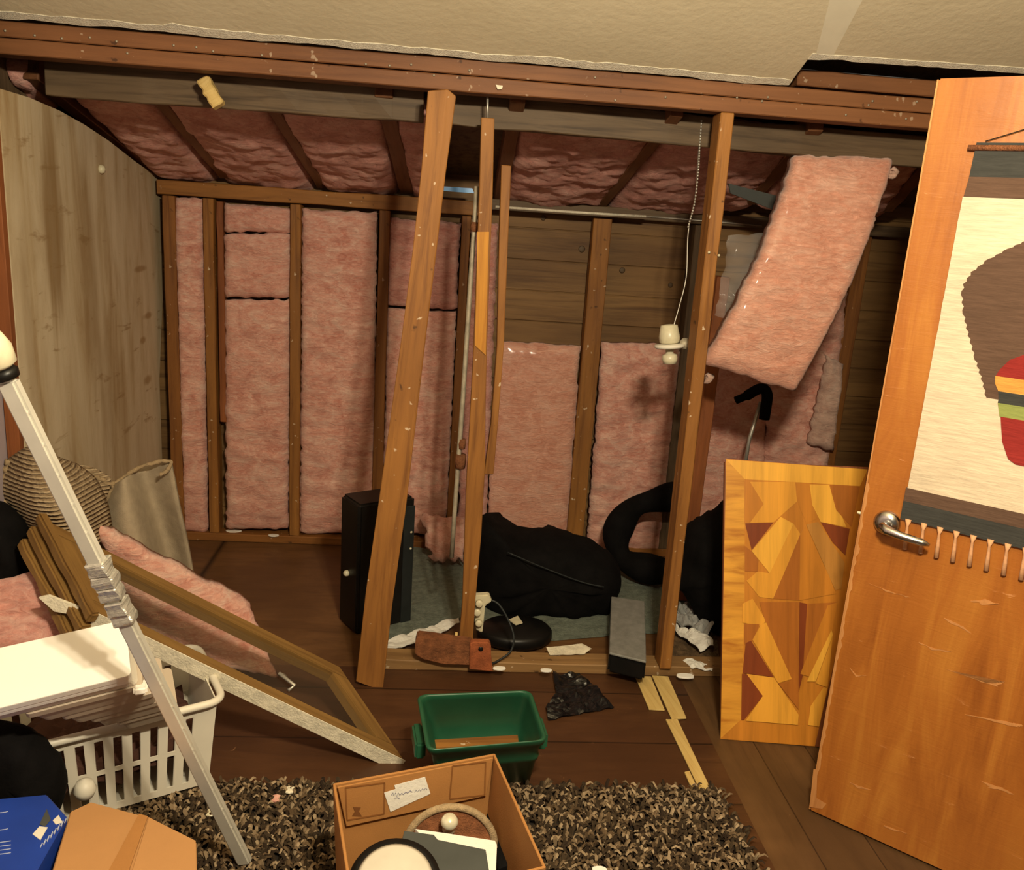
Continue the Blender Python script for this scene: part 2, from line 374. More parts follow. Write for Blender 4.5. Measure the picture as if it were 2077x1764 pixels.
def batt(name, TL, TR, BR, BL, mat, label=None, cat='insulation', thick=.06, bulge=.02, amp=.012, seed=0, edge=.006,
         res=.014, group=None, parent=None, sag=None, wave=0, zdir=None):
    TL, TR, BR, BL = map(V, (TL, TR, BR, BL))
    w = ((TR-TL).length+(BR-BL).length)/2; h = ((BL-TL).length+(BR-TR).length)/2
    nx, ny = max(6, int(w/res)), max(6, int(h/res))
    n = (TR-TL).cross(BL-TL).normalized()
    mid = (TL+BR)/2
    if n.dot(CAM-mid) < 0: n = -n
    ux = (TR-TL).normalized(); uy = (BL-TL).normalized()
    vs, fs = [], []
    def pt(i, j, back):
        s, t = i/nx, j/ny
        p = TL.lerp(TR, s).lerp(BL.lerp(BR, s), t)
        if sag: p = p + sag(s, t)
        a, b_ = 2*s-1, 2*t-1
        ex = 1-abs(a)**6; ey = 1-abs(b_)**10
        q = p*9+V((seed*7.3, seed*3.1, 0))
        d = bulge*ex*ey + amp*fbm(V((q.x, q.y, q.z*1.6)))*(.4+.6*ex)
        if wave: d += wave*abs(noise.noise(V((p.x*4+seed, p.y*4, p.z*22+seed))))
        if i in (0, nx): p = p + ux*edge*noise.noise(p*38+V((seed, 0, 0)))*1.6*(1 if not back else 1)
        if j in (0, ny): p = p + uy*edge*noise.noise(p*30+V((0, seed, 5)))*1.6
        d -= .35*thick*((1-ex)**3)*.6 + .35*thick*((1-ey)**3)*.5
        return p-n*thick if back else p+n*d
    for j in range(ny+1):
        for i in range(nx+1): vs.append(pt(i, j, False))
    for j in range(ny):
        for i in range(nx):
            k = j*(nx+1)+i; fs.append([k, k+1, k+nx+2, k+nx+1])
    ring = [(i, 0) for i in range(nx)]+[(nx, j) for j in range(ny)]+[(i, ny) for i in range(nx, 0, -1)]+[(0, j) for j in range(ny, 0, -1)]
    fr = [j*(nx+1)+i for i, j in ring]; o0 = len(vs)
    for i, j in ring: vs.append(pt(i, j, True))
    L = len(ring)
    for k in range(L): fs.append([fr[k], fr[(k+1) % L], o0+(k+1) % L, o0+k])
    fs.append([o0+k for k in range(L)])
    o = mk(name, vs, fs, mat, smooth=True, parent=parent)
    if label: tag(o, label, cat, group)
    return o
def patch(name, pts, mat, thick=.004, label=None, cat=None, amp=.01, seed=0, res=.02, parent=None, group=None, zlift=0):
    """crumpled sheet on the floor, outline pts (world), noise relief upwards"""
    c = sum((V(p) for p in pts), V())/len(pts)
    bm = bmesh.new(); vv = [bm.verts.new(V(p)-c) for p in pts]; bm.faces.new(vv)
    bmesh.ops.triangulate(bm, faces=bm.faces)
    for _ in range(5):
        ed = [e for e in bm.edges if e.calc_length() > res]
        if not ed: break
        bmesh.ops.subdivide_edges(bm, edges=ed, cuts=1)
        bmesh.ops.triangulate(bm, faces=bm.faces)
    for v in bm.verts:
        p = (v.co+c)
        v.co.z += zlift + amp*(abs(noise.noise(p*14+V((seed, 0, 0))))*1.6+.5*abs(noise.noise(p*40+V((seed, 3, 0)))))
    bmesh.ops.recalc_face_normals(bm, faces=bm.faces)
    r = bmesh.ops.extrude_face_region(bm, geom=bm.faces[:])
    for g in r['geom']:
        if isinstance(g, bmesh.types.BMVert): g.co.z -= thick
    bmesh.ops.recalc_face_normals(bm, faces=bm.faces)
    me = bpy.data.meshes.new(name); bm.to_mesh(me); bm.free(); me.materials.append(mat)
    o = bpy.data.objects.new(name, me); COL.objects.link(o); fr = Matrix.Translation(c)
    if parent: o.parent = parent; o.matrix_basis = WM[parent.name].inverted() @ fr
    else: o.matrix_basis = fr
    WM[o.name] = fr
    if label: tag(o, label, cat, group)
    return o
def structure(o): o['kind'] = 'structure'; return o

YF, YB = 2.88, 4.07          # front face of the open wall, front face of the rear studs
# ------------------------------------------------------------------ setting
structure(mk('floor', *box_g((-2.2, -1.6, -.05), (.955, 2.90, 0)), M['floor']))
structure(mk('floor_right', *box_g((.955, -1.6, -.05), (2.6, 2.90, 0)), M['floor2']))
structure(mk('floor_closet', *box_g((-2.2, 2.90, -.05), (2.6, 4.4, 0)), M['osb']))
# sloped ceiling board with a torn lower edge and a notch at the right
SL = -.416
cn = V((0, -SL, 1)); cp = V((0, 2.88, 2.10)); cd_ = cn.dot(cp)
def PC(px, py, off=0): return on(px, py, cn, cd_+off)
def lerpl(a, b, n): return [a.lerp(b, i/n) for i in range(n)]
A0 = PC(-300, 8); A1 = PC(1600, 172); A2 = PC(1641, 117); A3 = PC(2500, 175)
up = V((0, -1, -SL)).normalized()*-1   # down-slope away
def ride(a, b, n, j, s):
    out = []
    for p in lerpl(a, b, n): out.append(p + V((0, 1, SL)).normalized()*noise.noise(p*17+V((s, 0, 0)))*j)
    return out
zc = lambda y: 2.10+SL*(y-2.88)
front = [V((3.0, -.1, zc(-.1))), V((-2.4, -.1, zc(-.1)))]
edge = ride(A0, A1, 90, .010, 1)+ride(A1, A2, 4, .004, 2)+ride(A2, A3, 40, .004, 3)+[A3]
structure(prism('ceiling', edge+front, cn.normalized()*.013, M['ceiling']))
structure(mk('ceiling_flat', *box_g((-2.4, -2.6, zc(-.1)), (3.0, -.1, zc(-.1)+.02)), M['ceiling']))
# torn white paper along the edge and the taped joint running up the slope
def strip(name, a, b, wdt, off, mat, n=80, j=.008, s=5, side=V((0, -1, -SL)).normalized()):
    lo, hi = [], []
    for p in lerpl(a, b, n)+[b]:
        lo.append(p+side*(-.004)+side*noise.noise(p*17+V((1, 0, 0)))*-.010*(1 if j else 0)); hi.append(p+side*(wdt+j*noise.noise(p*9+V((s, 0, 0)))+j*.7*noise.noise(p*41+V((s, 0, 0)))))
    return prism(name, lo+hi[::-1], -cn.normalized()*off, mat)
structure(strip('trim_1', A0, A1, .030, .0015, M['tornpaper'], j=.014))
structure(strip('trim_2', A2, A3, .024, .0015, M['tornpaper'], n=40, j=.004))
jp = [PC(1655, 110), PC(1690, 112), PC(1765, -30), PC(1690, -30)]
structure(prism('trim_3', [p for p in jp], -cn.normalized()*.001, plain('joint_compound', (.82, .77, .60), .7, var=.06, scale=9)))
structure(mk('wall_right', *box_g((2.42, -1.6, 0), (2.46, 4.3, 3.35)), M['sheath']))
structure(mk('wall_left', *box_g((-1.40, -1.6, 0), (-1.345, 2.74, 3.3)), M['wallp']))
# rear sheathing: individual horizontal boards as one wall surface
parts = []
z = 0.0
i = 0
while z < 1.75:
    h = .145; parts.append(box_g((-1.5, YB+.096+.004*(i % 2), z), (2.42, YB+.115, z+h-.004))); parts.append(box_g((-1.5, YB+.106, z+h-.006), (2.42, YB+.116, z+h+.002))); z += h; i += 1
vs, fs = join(parts)
fr = grainframe((1, 0, 0), (0, 1, 0), (0, 4.16, 0))
structure(mk('wall_back', vs, fs, M['sheath'], frame=fr, bevel=.002))
WB = bpy.data.objects['wall_back']
for (px, py, rr) in ((1180, 505, .016), (1262, 548, .014), (1360, 578, .012), (1102, 442, .012)):
    lathe('knot', [(rr*.3, 0), (rr, .001), (rr*.8, .003), (.001, .003)], PY(px, py, YB+.0955), M['darkwood'], axis=(0, -1, 0), n=14, parent=WB)
# roof deck above the rafters
SR = (1.70-2.03)/(4.15-2.88)
def zr(y): return 2.03+SR*(y-2.88)
rn = V((0, -SR, 1)); rd = rn.dot(V((0, 2.88, 2.03)))
def PR(px, py, off=0): return on(px, py, rn, rd+off)
structure(mk('ceiling_attic', *prism_g([(-1.6, 1.2, zc(1.2)+.16), (2.46, 1.2, zc(1.2)+.16), (2.46, 3.05, zc(3.05)+.16), (-1.6, 3.05, zc(3.05)+.16)], (0, 0, .02)), M['darkwood']))
structure(mk('wall_closet_left', *box_g((-1.46, 2.75, 0), (-1.44, 4.3, 2.4)), M['darkwood']))
structure(mk('ceiling_closet', *prism_g([(-1.5, 2.95, zr(2.95)+.115), (2.42, 2.95, zr(2.95)+.115), (2.42, 4.35, zr(4.35)+.115), (-1.5, 4.35, zr(4.35)+.115)], (0, 0, .02)), M['darkwood']))
# stained end panel on the left
pp = [(-6, 178), (60, 198), (120, 224), (170, 252), (220, 285), (275, 328), (326, 363), (334, 500), (341, 760), (348, 1000), (356, 1140)]
poly = [PX(x, y, -1.30) for x, y in pp]; poly[-1].z = .0; poly[-2].y = poly[-1].y = poly[-3].y = 4.06
poly = [p for p in poly]; poly.append(V((-1.30, 2.745, 0))); poly[0].y = 2.745
structure(prism('wall_panel_left', poly, (-.014, 0, 0), M['panel'], frame=Matrix.Identity(4)))
beam('panel_edge_stud', (-1.328, 2.735, 0), (-1.328, 2.735, 1.90), .05, .018, M['header'], label=None) if False else None
o = mk('trim_4', *box_g((-1.342, 2.715, 0), (-1.302, 2.744, 1.90)), M['redwood'], zdir=(0, 0, 1), bevel=.002); structure(o)
# sole plates
def bm(name, a, b, w, d, mat, label, cat='beam', group=None, side=(1, 0, 0), seed=0, wob=.002, bevel=.003):
    return tag(beam(name, a, b, w, d, M[mat] if isinstance(mat, str) else mat, side, seed, wob, bevel=bevel), label, cat, group)
bm('sole_plate', (-.17, YF+.046, .020), (1.30, YF+.046, .020), .040, .088, 'plate', 'worn timber sole plate on the floor across the closet opening', side=(0, 0, 1), seed=3)
bm('sole_plate', (-1.28, YB+.044, .021), (2.40, YB+.044, .021), .041, .088, 'stud', 'timber bottom plate along the rear wall under the insulation', side=(0, 0, 1), seed=4)

# ------------------------------------------------------------------ header and upper timbers
G = 'top plates of the open wall'
bm('header_plate', (-1.6, YF+.045, 2.082), (2.4, YF+.045, 2.082), .043, .088, 'header', 'upper board of the doubled brown top plate under the ceiling edge', group=G, side=(0, 0, 1), seed=5)
HDR = bm('header_plate', (-1.6, YF+.045, 2.035), (2.4, YF+.045, 2.035), .045, .088, 'header', 'lower board of the doubled brown top plate, studs end beneath it', group=G, side=(0, 0, 1), seed=6)
bm('header_plate', (PY(1618, 160, YF).x, YF+.045, 2.135), (2.4, YF+.045, 2.135), .05, .088, 'header', 'short orange brown board on top of the header beside the ceiling notch', group=G, side=(0, 0, 1), seed=8)
# pale chips and nail heads left in the header
nails = [(10, 62), (70, 72), (125, 78), (182, 76), (236, 84), (258, 108), (352, 92), (398, 96), (432, 104), (531, 112), (790, 133), (742, 130), (834, 131), (880, 153), (952, 143), (1207, 157), (1248, 203), (1350, 197), (1495, 198), (1558, 197), (1546, 205), (1770, 205), (1762, 213), (1716, 233), (1860, 206), (1838, 241)]
for i, (x, y) in enumerate(nails):
    c = PY(x, y, YF-.001)
    lathe('nail_head', [(.003, 0), (.004, .002), (.001, .004)], c+V((0, .002, 0)), M['conduit'], axis=(0, -1, 0), n=8, parent=HDR)
o = mk('plaster_chip', *prism_g([PY(x, y, YF-.002) for x, y in ((1005, 172), (1020, 174), (1018, 181), (1009, 182))], (0, -.006, 0)), M['paint'], bevel=.001)
tag(o, 'white plaster chip stuck on the header right of the big leaning post', 'chip')
# weathered beam behind the header
bm('ceiling_beam', PY(95, 158, 3.06), PY(860, 214, 3.06), .11, .04, 'darkwood', 'weathered grey brown beam behind the header at upper left', side=(0, 0, 1), seed=9, wob=.006)
bm('ceiling_beam', PY(900, 218, 3.08), PY(1960, 318, 3.08), .10, .04, 'darkwood', 'dark weathered beam behind the header at upper right', side=(0, 0, 1), seed=10, wob=.006)
p0, p1 = PY(412, 160, 2.98), PY(444, 216, 2.97)
tag(beam('wood_block', p0, p1, .040, .035, M['blonde'], (1, 0, 0), 2, .004, bevel=.004), 'pale splintered wood block hanging below the upper left beam', 'wood block')
# rear wall top plate
a, b = PY(325, 384, YB), PY(955, 432, YB)
bm('rear_top_plate', (-1.285, YB+.03, 1.665), (.16, YB+.03, 1.665), .062, .07, 'studlt', 'orange brown top plate of the rear wall at left', side=(0, 0, 1), seed=11)
bm('rear_top_plate', (.18, YB+.05, 1.69), (2.40, YB+.05, 1.69), .05, .07, 'darkwood', 'dark top plate of the rear wall at right above the bare boards', side=(0, 0, 1), seed=12)

# rafters
GR = 'rafters under the roof slope'
def rafter(p, q, w, label, seed, mat='rafter', drop=.0):
    a, b = PR(*p), PR(*q); d = (a-b).normalized(); a = a + d*.12
    up_ = rn.normalized()*.045
    bm('rafter', a+up_, b+up_, w, .09, mat, label, 'rafter', GR, side=(1, 0, 0), seed=seed)
rafter((100, 190), (325, 362), .05, 'dark rafter along the top edge of the stained plywood panel', 1)
rafter((312, 196), (456, 362), .045, 'dark rafter between the first and second pink ceiling batts', 2)
rafter((545, 210), (654, 382), .045, 'dark rafter between the second and third pink ceiling batts', 3)
rafter((785, 225), (825, 392), .06, 'dark rafter just left of the big leaning post', 4)
rafter((1045, 235), (1012, 415), .05, 'dark rafter beside the open gap in the roof insulation', 5)
rafter((1352, 262), (1215, 425), .045, 'dark rafter between the two pink batts right of the gap', 6)
rafter((1632, 290), (1520, 415), .05, 'dark rafter behind the hanging insulation slab', 7)
rafter((1890, 330), (1800, 430), .05, 'dark rafter at upper right near the door edge', 8)

# ------------------------------------------------------------------ roof insulation
GI = 'pink insulation batts between the rafters'
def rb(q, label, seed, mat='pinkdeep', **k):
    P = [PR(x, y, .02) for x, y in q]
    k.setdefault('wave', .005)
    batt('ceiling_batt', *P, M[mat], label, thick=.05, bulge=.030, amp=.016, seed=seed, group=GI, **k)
rb([(12, 140), (60, 150), (125, 222), (35, 192)], 'small pink batt scrap at the upper left corner above the plywood panel', 1)
rb([(132, 178), (300, 188), (448, 368), (330, 365)], 'pink ceiling batt above the stained plywood panel, leftmost full one', 2)
rb([(318, 188), (535, 205), (648, 388), (462, 372)], 'pink ceiling batt behind the hanging wood block', 3)
rb([(550, 205), (775, 222), (812, 400), (662, 388)], 'pink ceiling batt left of the dark rafter by the leaning post', 4)
rb([(795, 225), (905, 232), (890, 400), (838, 398)], 'narrow pink ceiling batt partly hidden by the leaning post', 5)
rb([(1052, 236), (1350, 252), (1210, 432), (1018, 424)], 'large sagging pink ceiling batt right of the split stud', 6)
rb([(1362, 256), (1625, 285), (1520, 425), (1222, 432)], 'pink ceiling batt crossed by the right wall stud', 7)
rb([(1640, 290), (1880, 320), (1790, 440), (1530, 420)], 'pink ceiling batt behind the top of the hanging slab', 8)

# ------------------------------------------------------------------ rear wall studs
GS = 'studs of the rear wall'
def rstud(pt, pb, w, label, seed, mat='stud', d=.088, top=1.645):
    x = (PY(*pt, YB).x+PY(*pb, YB).x)/2
    bm('wall_stud', (x, YB+d/2, .042), (x, YB+d/2, top), w, d, mat, label, 'stud', GS, seed=seed)
    return x
rstud((340, 440), (360, 940), .055, 'rear wall stud against the stained plywood panel', 21, top=1.63)
rstud((424, 440), (432, 1060), .045, 'rear wall stud right of the narrowest pink batt', 22, 'studlt', top=1.63)
rstud((600, 440), (596, 1060), .048, 'rear wall stud between the second and third pink wall batts', 23, 'studlt', top=1.63)
rstud((775, 440), (770, 1000), .048, 'shadowed rear wall stud left of the leaning post', 24, top=1.63)
rstud((943, 460), (915, 1100), .040, 'rear wall stud just left of the grey conduit', 25, top=1.63)
rstud((1217, 450), (1172, 1080), .085, 'wide rear wall stud in front of the bare boards', 26, 'studlt', d=.07, top=1.66)
rstud((1400, 500), (1395, 900), .07, 'dark rear wall stud behind the hanging lamp socket', 27, 'darkwood', d=.10, top=1.66)
x = rstud((1735, 560), (1688, 930), .07, 'rear wall stud at right seen past the hanging slab', 28, 'stud', d=.10, top=1.66)
bm('wall_stud', PY(1462, 560, 3.55)*1, V((PY(1462, 560, 3.55).x, 3.55, .02)), .055, .09, 'redwood', 'reddish stud stub standing behind the right wall stud', 'stud', seed=29)
# extra block beside stud two
bm('stud_block', (PY(448, 700, YB).x, YB+.05, .6), (PY(448, 700, YB).x, YB+.05, 1.62), .03, .06, 'redwood', 'dark filler strip on the right side of the second rear stud', 'stud', seed=30)

# ------------------------------------------------------------------ wall insulation
GW = 'pink insulation batts in the rear wall'
def wb(q, label, seed, mat='pink', y=YB+.012, **k):
    P = [PY(x, yy, y) for x, yy in q]
    k.setdefault('bulge', .022); k.setdefault('amp', .012)
    return batt('wall_batt', *P, M[mat], label, thick=.05, seed=seed, group=GW, **k)
wb([(352, 400), (411, 404), (420, 1078), (372, 1078)], 'narrow pink wall batt beside the stained plywood panel', 11)
wb([(454, 412), (590, 422), (589, 472), (454, 470)], 'short flattened pink batt piece at the top of the second bay', 12)
wb([(454, 474), (589, 475), (588, 603), (454, 602)], 'square pink batt piece in the middle of the second bay', 13)
wb([(455, 608), (588, 609), (583, 1074), (458, 1074)], 'tall pink batt filling the lower second bay', 14)
wb([(612, 424), (764, 430), (758, 1084), (608, 1082)], 'full height pink batt in the third bay, left of the shadowed stud', 15)
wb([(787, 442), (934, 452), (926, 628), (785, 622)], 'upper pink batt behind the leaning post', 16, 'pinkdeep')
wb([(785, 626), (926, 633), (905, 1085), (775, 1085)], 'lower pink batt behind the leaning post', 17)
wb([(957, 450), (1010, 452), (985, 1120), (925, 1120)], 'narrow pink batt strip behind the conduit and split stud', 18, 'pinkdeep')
wb([(1014, 694), (1178, 703), (1150, 1105), (985, 1105)], 'smooth film covered pink batt below the bare boards', 19, 'pinkfilm', amp=.004, bulge=.016)
wb([(1222, 696), (1382, 700), (1340, 1120), (1190, 1120)], 'rumpled pink batt behind the hanging lamp socket', 20, amp=.018, wave=.01)
wb([(1432, 640), (1558, 640), (1548, 1130), (1395, 1130)], 'shadowed pink batt behind the mosaic wood panel', 23, amp=.010)
wb([(1566, 560), (1722, 580), (1675, 1000), (1548, 1000)], 'torn pink batt at the far right with grey frayed edge', 24, amp=.03, edge=.02, bulge=.05)
# frayed grey edge
o = batt('frayed_fiber', PY(1680, 720, 4.0), PY(1712, 740, 4.0), PY(1690, 915, 4.0), PY(1640, 900, 4.0), M['fuzz'], 'frayed greyish fiber tuft hanging beside the far right stud', thick=.03, bulge=.03, amp=.02, edge=.008, seed=31, res=.01, cat='insulation')
# floor scrap of insulation behind leaning post
pa = [PY(x, y, 3.62) for x, y in ((845, 1090), (945, 1090), (945, 1140), (880, 1135))]
batt('insulation_scrap', PY(850, 1040, 3.9), PY(948, 1050, 3.9), PZ(943, 1140, .07), PZ(875, 1130, .07), M['pink'], 'crumpled pink insulation scrap at floor level between leaning post and split stud', thick=.05, bulge=.03, amp=.03, edge=.02, seed=33)
mk('wrap', *([], []), M['film']) if False else None

# ------------------------------------------------------------------ the hanging slab
hq = [PY(1618, 312, 3.04), PY(1818, 320, 3.04), PY(1616, 795, 2.985), PY(1430, 738, 2.985)]
def sag(s, t): return V((.012*math.sin(t*3.1), -.05*math.sin(t*3.14), 0))
sl = empty('hanging_batt', ((hq[2]+hq[3])/2), 'long pink insulation slab hanging down in front of the closet beside the door', 'insulation')
batt('fiber_slab', *hq, M['pinkfilm'], thick=.075, bulge=.01, amp=.008, seed=40, edge=.005, res=.012, parent=sl, sag=sag)
for k, (px, py) in enumerate(((1438, 765), (1812, 350), (1735, 520), (1766, 445))):
    c = PY(px, py, 3.04)
    vs, fs = lathe_g([(.001, -.022), (.012, -.014), (.018, 0), (.012, .014), (.001, .022)], c, n=12)
    vs = [v+V((1, 1, 1))*noise.noise(v*60)*.016 for v in vs]
    mk('fiber_tuft', vs, fs, M['fuzz'], smooth=True, parent=sl)
# clear plastic flap beside slab
batt('plastic_flap', PY(1478, 478, 3.25), PY(1560, 470, 3.25), PY(1520, 660, 3.25), PY(1452, 640, 3.25), M['film'], None, parent=sl, thick=.002, bulge=.02, amp=.03, seed=41)
o = prism('metal_plate', [PY(x, y, 3.5) for x, y in ((1478, 372), (1580, 398), (1576, 428), (1482, 392))], (0, .01, 0), M['darkgrey']); tag(o, 'dark grey metal strip below the roof batts behind the hanging slab', 'metal strip')
tag(tube('white_rod', [PY(1005, 419, 3.98), PY(1160, 430, 3.98), PY(1310, 439, 3.98)], .006, M['paint']), 'thin pale rod lying along the top of the bare rear boards', 'rod')
tag(tube('dark_wire', [PY(1300, 438, 4.080), PY(1480, 452, 4.080), PY(1545, 458, 4.080)], .004, M['dull']), 'thin wire running from the pale rod to behind the slab', 'wire')
o = prism('daylight_strip', [PY(x, y, 3.9) for x, y in ((898, 378), (958, 382), (962, 392), (898, 387))], (0, .006, 0), M['bluestrip']); tag(o, 'bright blue strip coloured as daylight in the dark gap right of the leaning post', 'strip')  # solid strip painted in place of daylight coming through the gap

# ------------------------------------------------------------------ posts in the opening
# big leaning post: outline on its own plane with real depth
yt, yb = YF-.045, 2.76
def post(outline, y_top, y_bot, depth, mat, name, label, cat='stud', group=None):
    ys = [q[1] for q in outline]; t0, t1 = min(ys), max(ys)
    P = [PY(x, y, y_top+(y_bot-y_top)*(y-t0)/(t1-t0)) for x, y in outline]
    c = P[0].copy(); d = V((P[-1]+P[0])/2)
    hi = max(P, key=lambda q: q.z); lo_ = min(P, key=lambda q: q.z); fr = grainframe(hi-lo_, (1, 0, 0), lo_)
    vs, fs = prism_g(P, (0, depth, 0))
    return tag(mk(name, vs, fs, M[mat], frame=fr, bevel=.002), label, cat, group)
L = [(868, 184), (855, 340), (838, 500), (815, 680), (790, 860), (765, 1040), (742, 1200), (722, 1382)]
Rr = [(776, 1402), (795, 1230), (822, 1040), (842, 870), (862, 700), (884, 520), (904, 350), (925, 195), (908, 181)]
post(Rr+L[0:1]+L[1:], yt, yb, .040, 'studlt', 'leaning_post', 'broad old timber leaning from the header down to the floor in front of the closet')
L = [(976, 238), (972, 400), (966, 560), (960, 720), (953, 850), (945, 1000), (942, 1100), (938, 1220), (930, 1316)]
Rr = [(958, 1316), (964, 1220), (976, 1085), (984, 950), (985, 820), (988, 700), (993, 560), (999, 400), (1003, 240)]
sp = empty('split_stud', V((PY(945, 1316, 2.95).x, 2.95, .04)), 'thin split stud with bright orange torn face, cut short below the header', 'stud')
q = Rr+L; ys = [a[1] for a in q]
P = [PY(x, y, 2.93) for x, y in q]; vs, fs = prism_g(P, (0, .045, 0))
mk('stud_body', vs, fs, M['studlt'], frame=grainframe((0.02, 0, 1), (1, 0, 0), P[-1]), bevel=.002, parent=sp)
q = [(968, 470), (992, 470), (988, 600), (985, 720), (963, 700), (966, 600)]
o = prism('torn_face', [PY(x, y, 2.9285) for x, y in q], (0, -.003, 0), M['orange'], parent=sp, zdir=(0, 0, 1)); o['label'] = 'bright orange torn wood face'
tag(tube('steel_rod', [PY(989, 190, 2.95), PY(989, 245, 2.95)], .004, M['dull']), 'thin metal rod between the header and the top of the split stud', 'rod')
L = [(1017, 334), (1012, 500), (1008, 700), (996, 860), (982, 962)]
Rr = [(1001, 962), (1010, 860), (1022, 700), (1030, 500), (1037, 336)]
post(Rr+L, 2.978, 2.978, .045, 'studlt', 'short_stud', 'shorter stud behind and right of the split stud, ending above the black bag')
# right stud
xr = .905
st = bm('right_stud', PZ(1350, 1357, .04)+V((0, .045, 0)), (PY(1477, 226, YF).x, YF+.047, 2.012), .043, .088, 'studlt', 'straight full height stud right of the hanging lamp socket', 'stud', seed=50)
for (px, py) in ((1438, 512), (1458, 518), (1386, 982)):
    lathe('nail_head', [(.004, 0), (.005, .002), (.001, .005)], PY(px, py, YF-.002), M['cream'], axis=(0, -1, 0), n=8, parent=st)
# conduit
cy = 3.0
cp_ = [PY(x, y, cy) for x, y in ((967, 378), (962, 460), (955, 560), (946, 700), (938, 820), (930, 930), (922, 1040), (916, 1130))]
cdn = empty('conduit', cp_[-1], 'old grey conduit pipe running down left of the split stud', 'pipe')
tube('pipe', cp_, .0085, M['conduit'], parent=cdn)
for px, py, s in ((962, 460, .016), (937, 900, .018), (934, 935, .026)):
    c = PY(px, py, cy); lathe('coupling', [(.006, -s), (s*.7, -s), (s*.8, 0), (s*.7, s), (.006, s)], c, M['rust'], axis=(.05, 0, 1), n=14, parent=cdn)

# ------------------------------------------------------------------ hanging lamp socket
lc = PY(1358, 700, 3.04)
ls = empty('hanging_lamp_socket', lc+V((0, 0, -.07)), 'old cream ceramic lamp socket hanging on its wire left of the right stud', 'lamp')
ax = V((-.12, .05, 1))
lathe('socket_cap', [(.012, .075), (.030, .072), (.038, .03), (.036, .012), (.030, .008)], lc, M['cream'], axis=ax, parent=ls)
lathe('socket_rim', [(.02, .006), (.052, .004), (.056, -.004), (.048, -.010), (.02, -.012)], lc, M['white2'], axis=ax, parent=ls)
lathe('socket_neck', [(.014, -.012), (.014, -.030), (.026, -.034), (.028, -.05), (.024, -.066), (.01, -.068)], lc, M['cream'], axis=ax, parent=ls)
lathe('metal_clip', [(.003, -.012), (.018, -.01), (.02, .008), (.004, .014)], lc+V((.052, -.01, .01)), M['conduit'], axis=(0, -1, .3), n=14, parent=ls)
wp = spline([PY(x, y, yy) for x, y, yy in ((1421, 250, 3.1), (1416, 320, 3.09), (1410, 400, 3.08), (1396, 470, 3.07), (1392, 560, 3.06), (1378, 620, 3.05), (1366, 662, 3.04))])
tube('lamp_wire', wp, .0022, M['dull'], parent=ls, n=6)
# bead chain, upper half
parts = []
bp = spline([PY(x, y, 3.06) for x, y in ((1423, 245), (1419, 300), (1416, 350), (1409, 410), (1396, 460))], 9)
for p in bp: parts.append(lathe_g([(.0005, -.0045), (.0038, -.002), (.0038, .002), (.0005, .0045)], p, n=6))
tag(mk('bead_chain', *join(parts), M['dull'], smooth=True), 'silvery beaded pull chain hanging beside the right stud', 'chain')

# ------------------------------------------------------------------ closet floor things
cps = [(792, 1150), (840, 1112), (945, 1130), (1300, 1150), (1400, 1200), (1400, 1290), (1330, 1285), (1240, 1290), (1120, 1300), (935, 1255), (880, 1285), (785, 1318), (780, 1240)]
patch('carpet_scrap', [PZ(x, y, .002) for x, y in cps], M['bluegreen'], .008, 'grey green carpet piece covering the closet floor', 'carpet', amp=.004, zlift=.008)
patch('paper_strip', [PZ(x, y, .03) for x, y in ((782, 1302), (850, 1280), (930, 1254), (932, 1264), (880, 1292), (784, 1322))], M['paper'], .003, 'curled off-white carpet edge strip by the leaning post', 'strip', amp=.012, seed=2)
patch('paper_strip', [PZ(x, y, .045) for x, y in ((1108, 1313), (1180, 1306), (1200, 1316), (1185, 1327), (1115, 1328))], M['paint'], .002, 'pale splinter lying on the sole plate right of the black disc', 'strip', amp=.004, seed=3)
# black speaker cabinet
A = PZ(722, 1290); B = PZ(833, 1262); A.z = B.z = 0
ab = (B-A); nrm = V((-ab.y, ab.x, 0)).normalized()
sb = empty('speaker_cabinet', (A+B)/2, 'tall narrow black speaker cabinet standing behind the leaning post', 'speaker')
mk('cabinet', *obox_g(A, ab, nrm*.16, (0, 0, .545)), M['blackp'], bevel=.012, segs=3, parent=sb)
mk('side_panel', *obox_g(A+ab*.80-nrm*.004, ab*.19, nrm*.006, (0, 0, .51)), M['charcoal'], bevel=.002, parent=sb)
for k, t in enumerate(((.93, .40), (.93, .33))):
    lathe('screw', [(.005, 0), (.005, .003), (.001, .005)], A+ab*t[0]-nrm*.004+V((0, 0, t[1])), M['cream'], axis=-nrm, n=8, parent=sb)
# yellow knob
tag(lathe('brass_knob', [(.003, -.01), (.012, -.005), (.013, .006), (.006, .014)], PY(703, 1162, 3.2), M['cream'], axis=(0, -1, 0), n=14), 'small yellowish knob left of the speaker cabinet', 'knob')

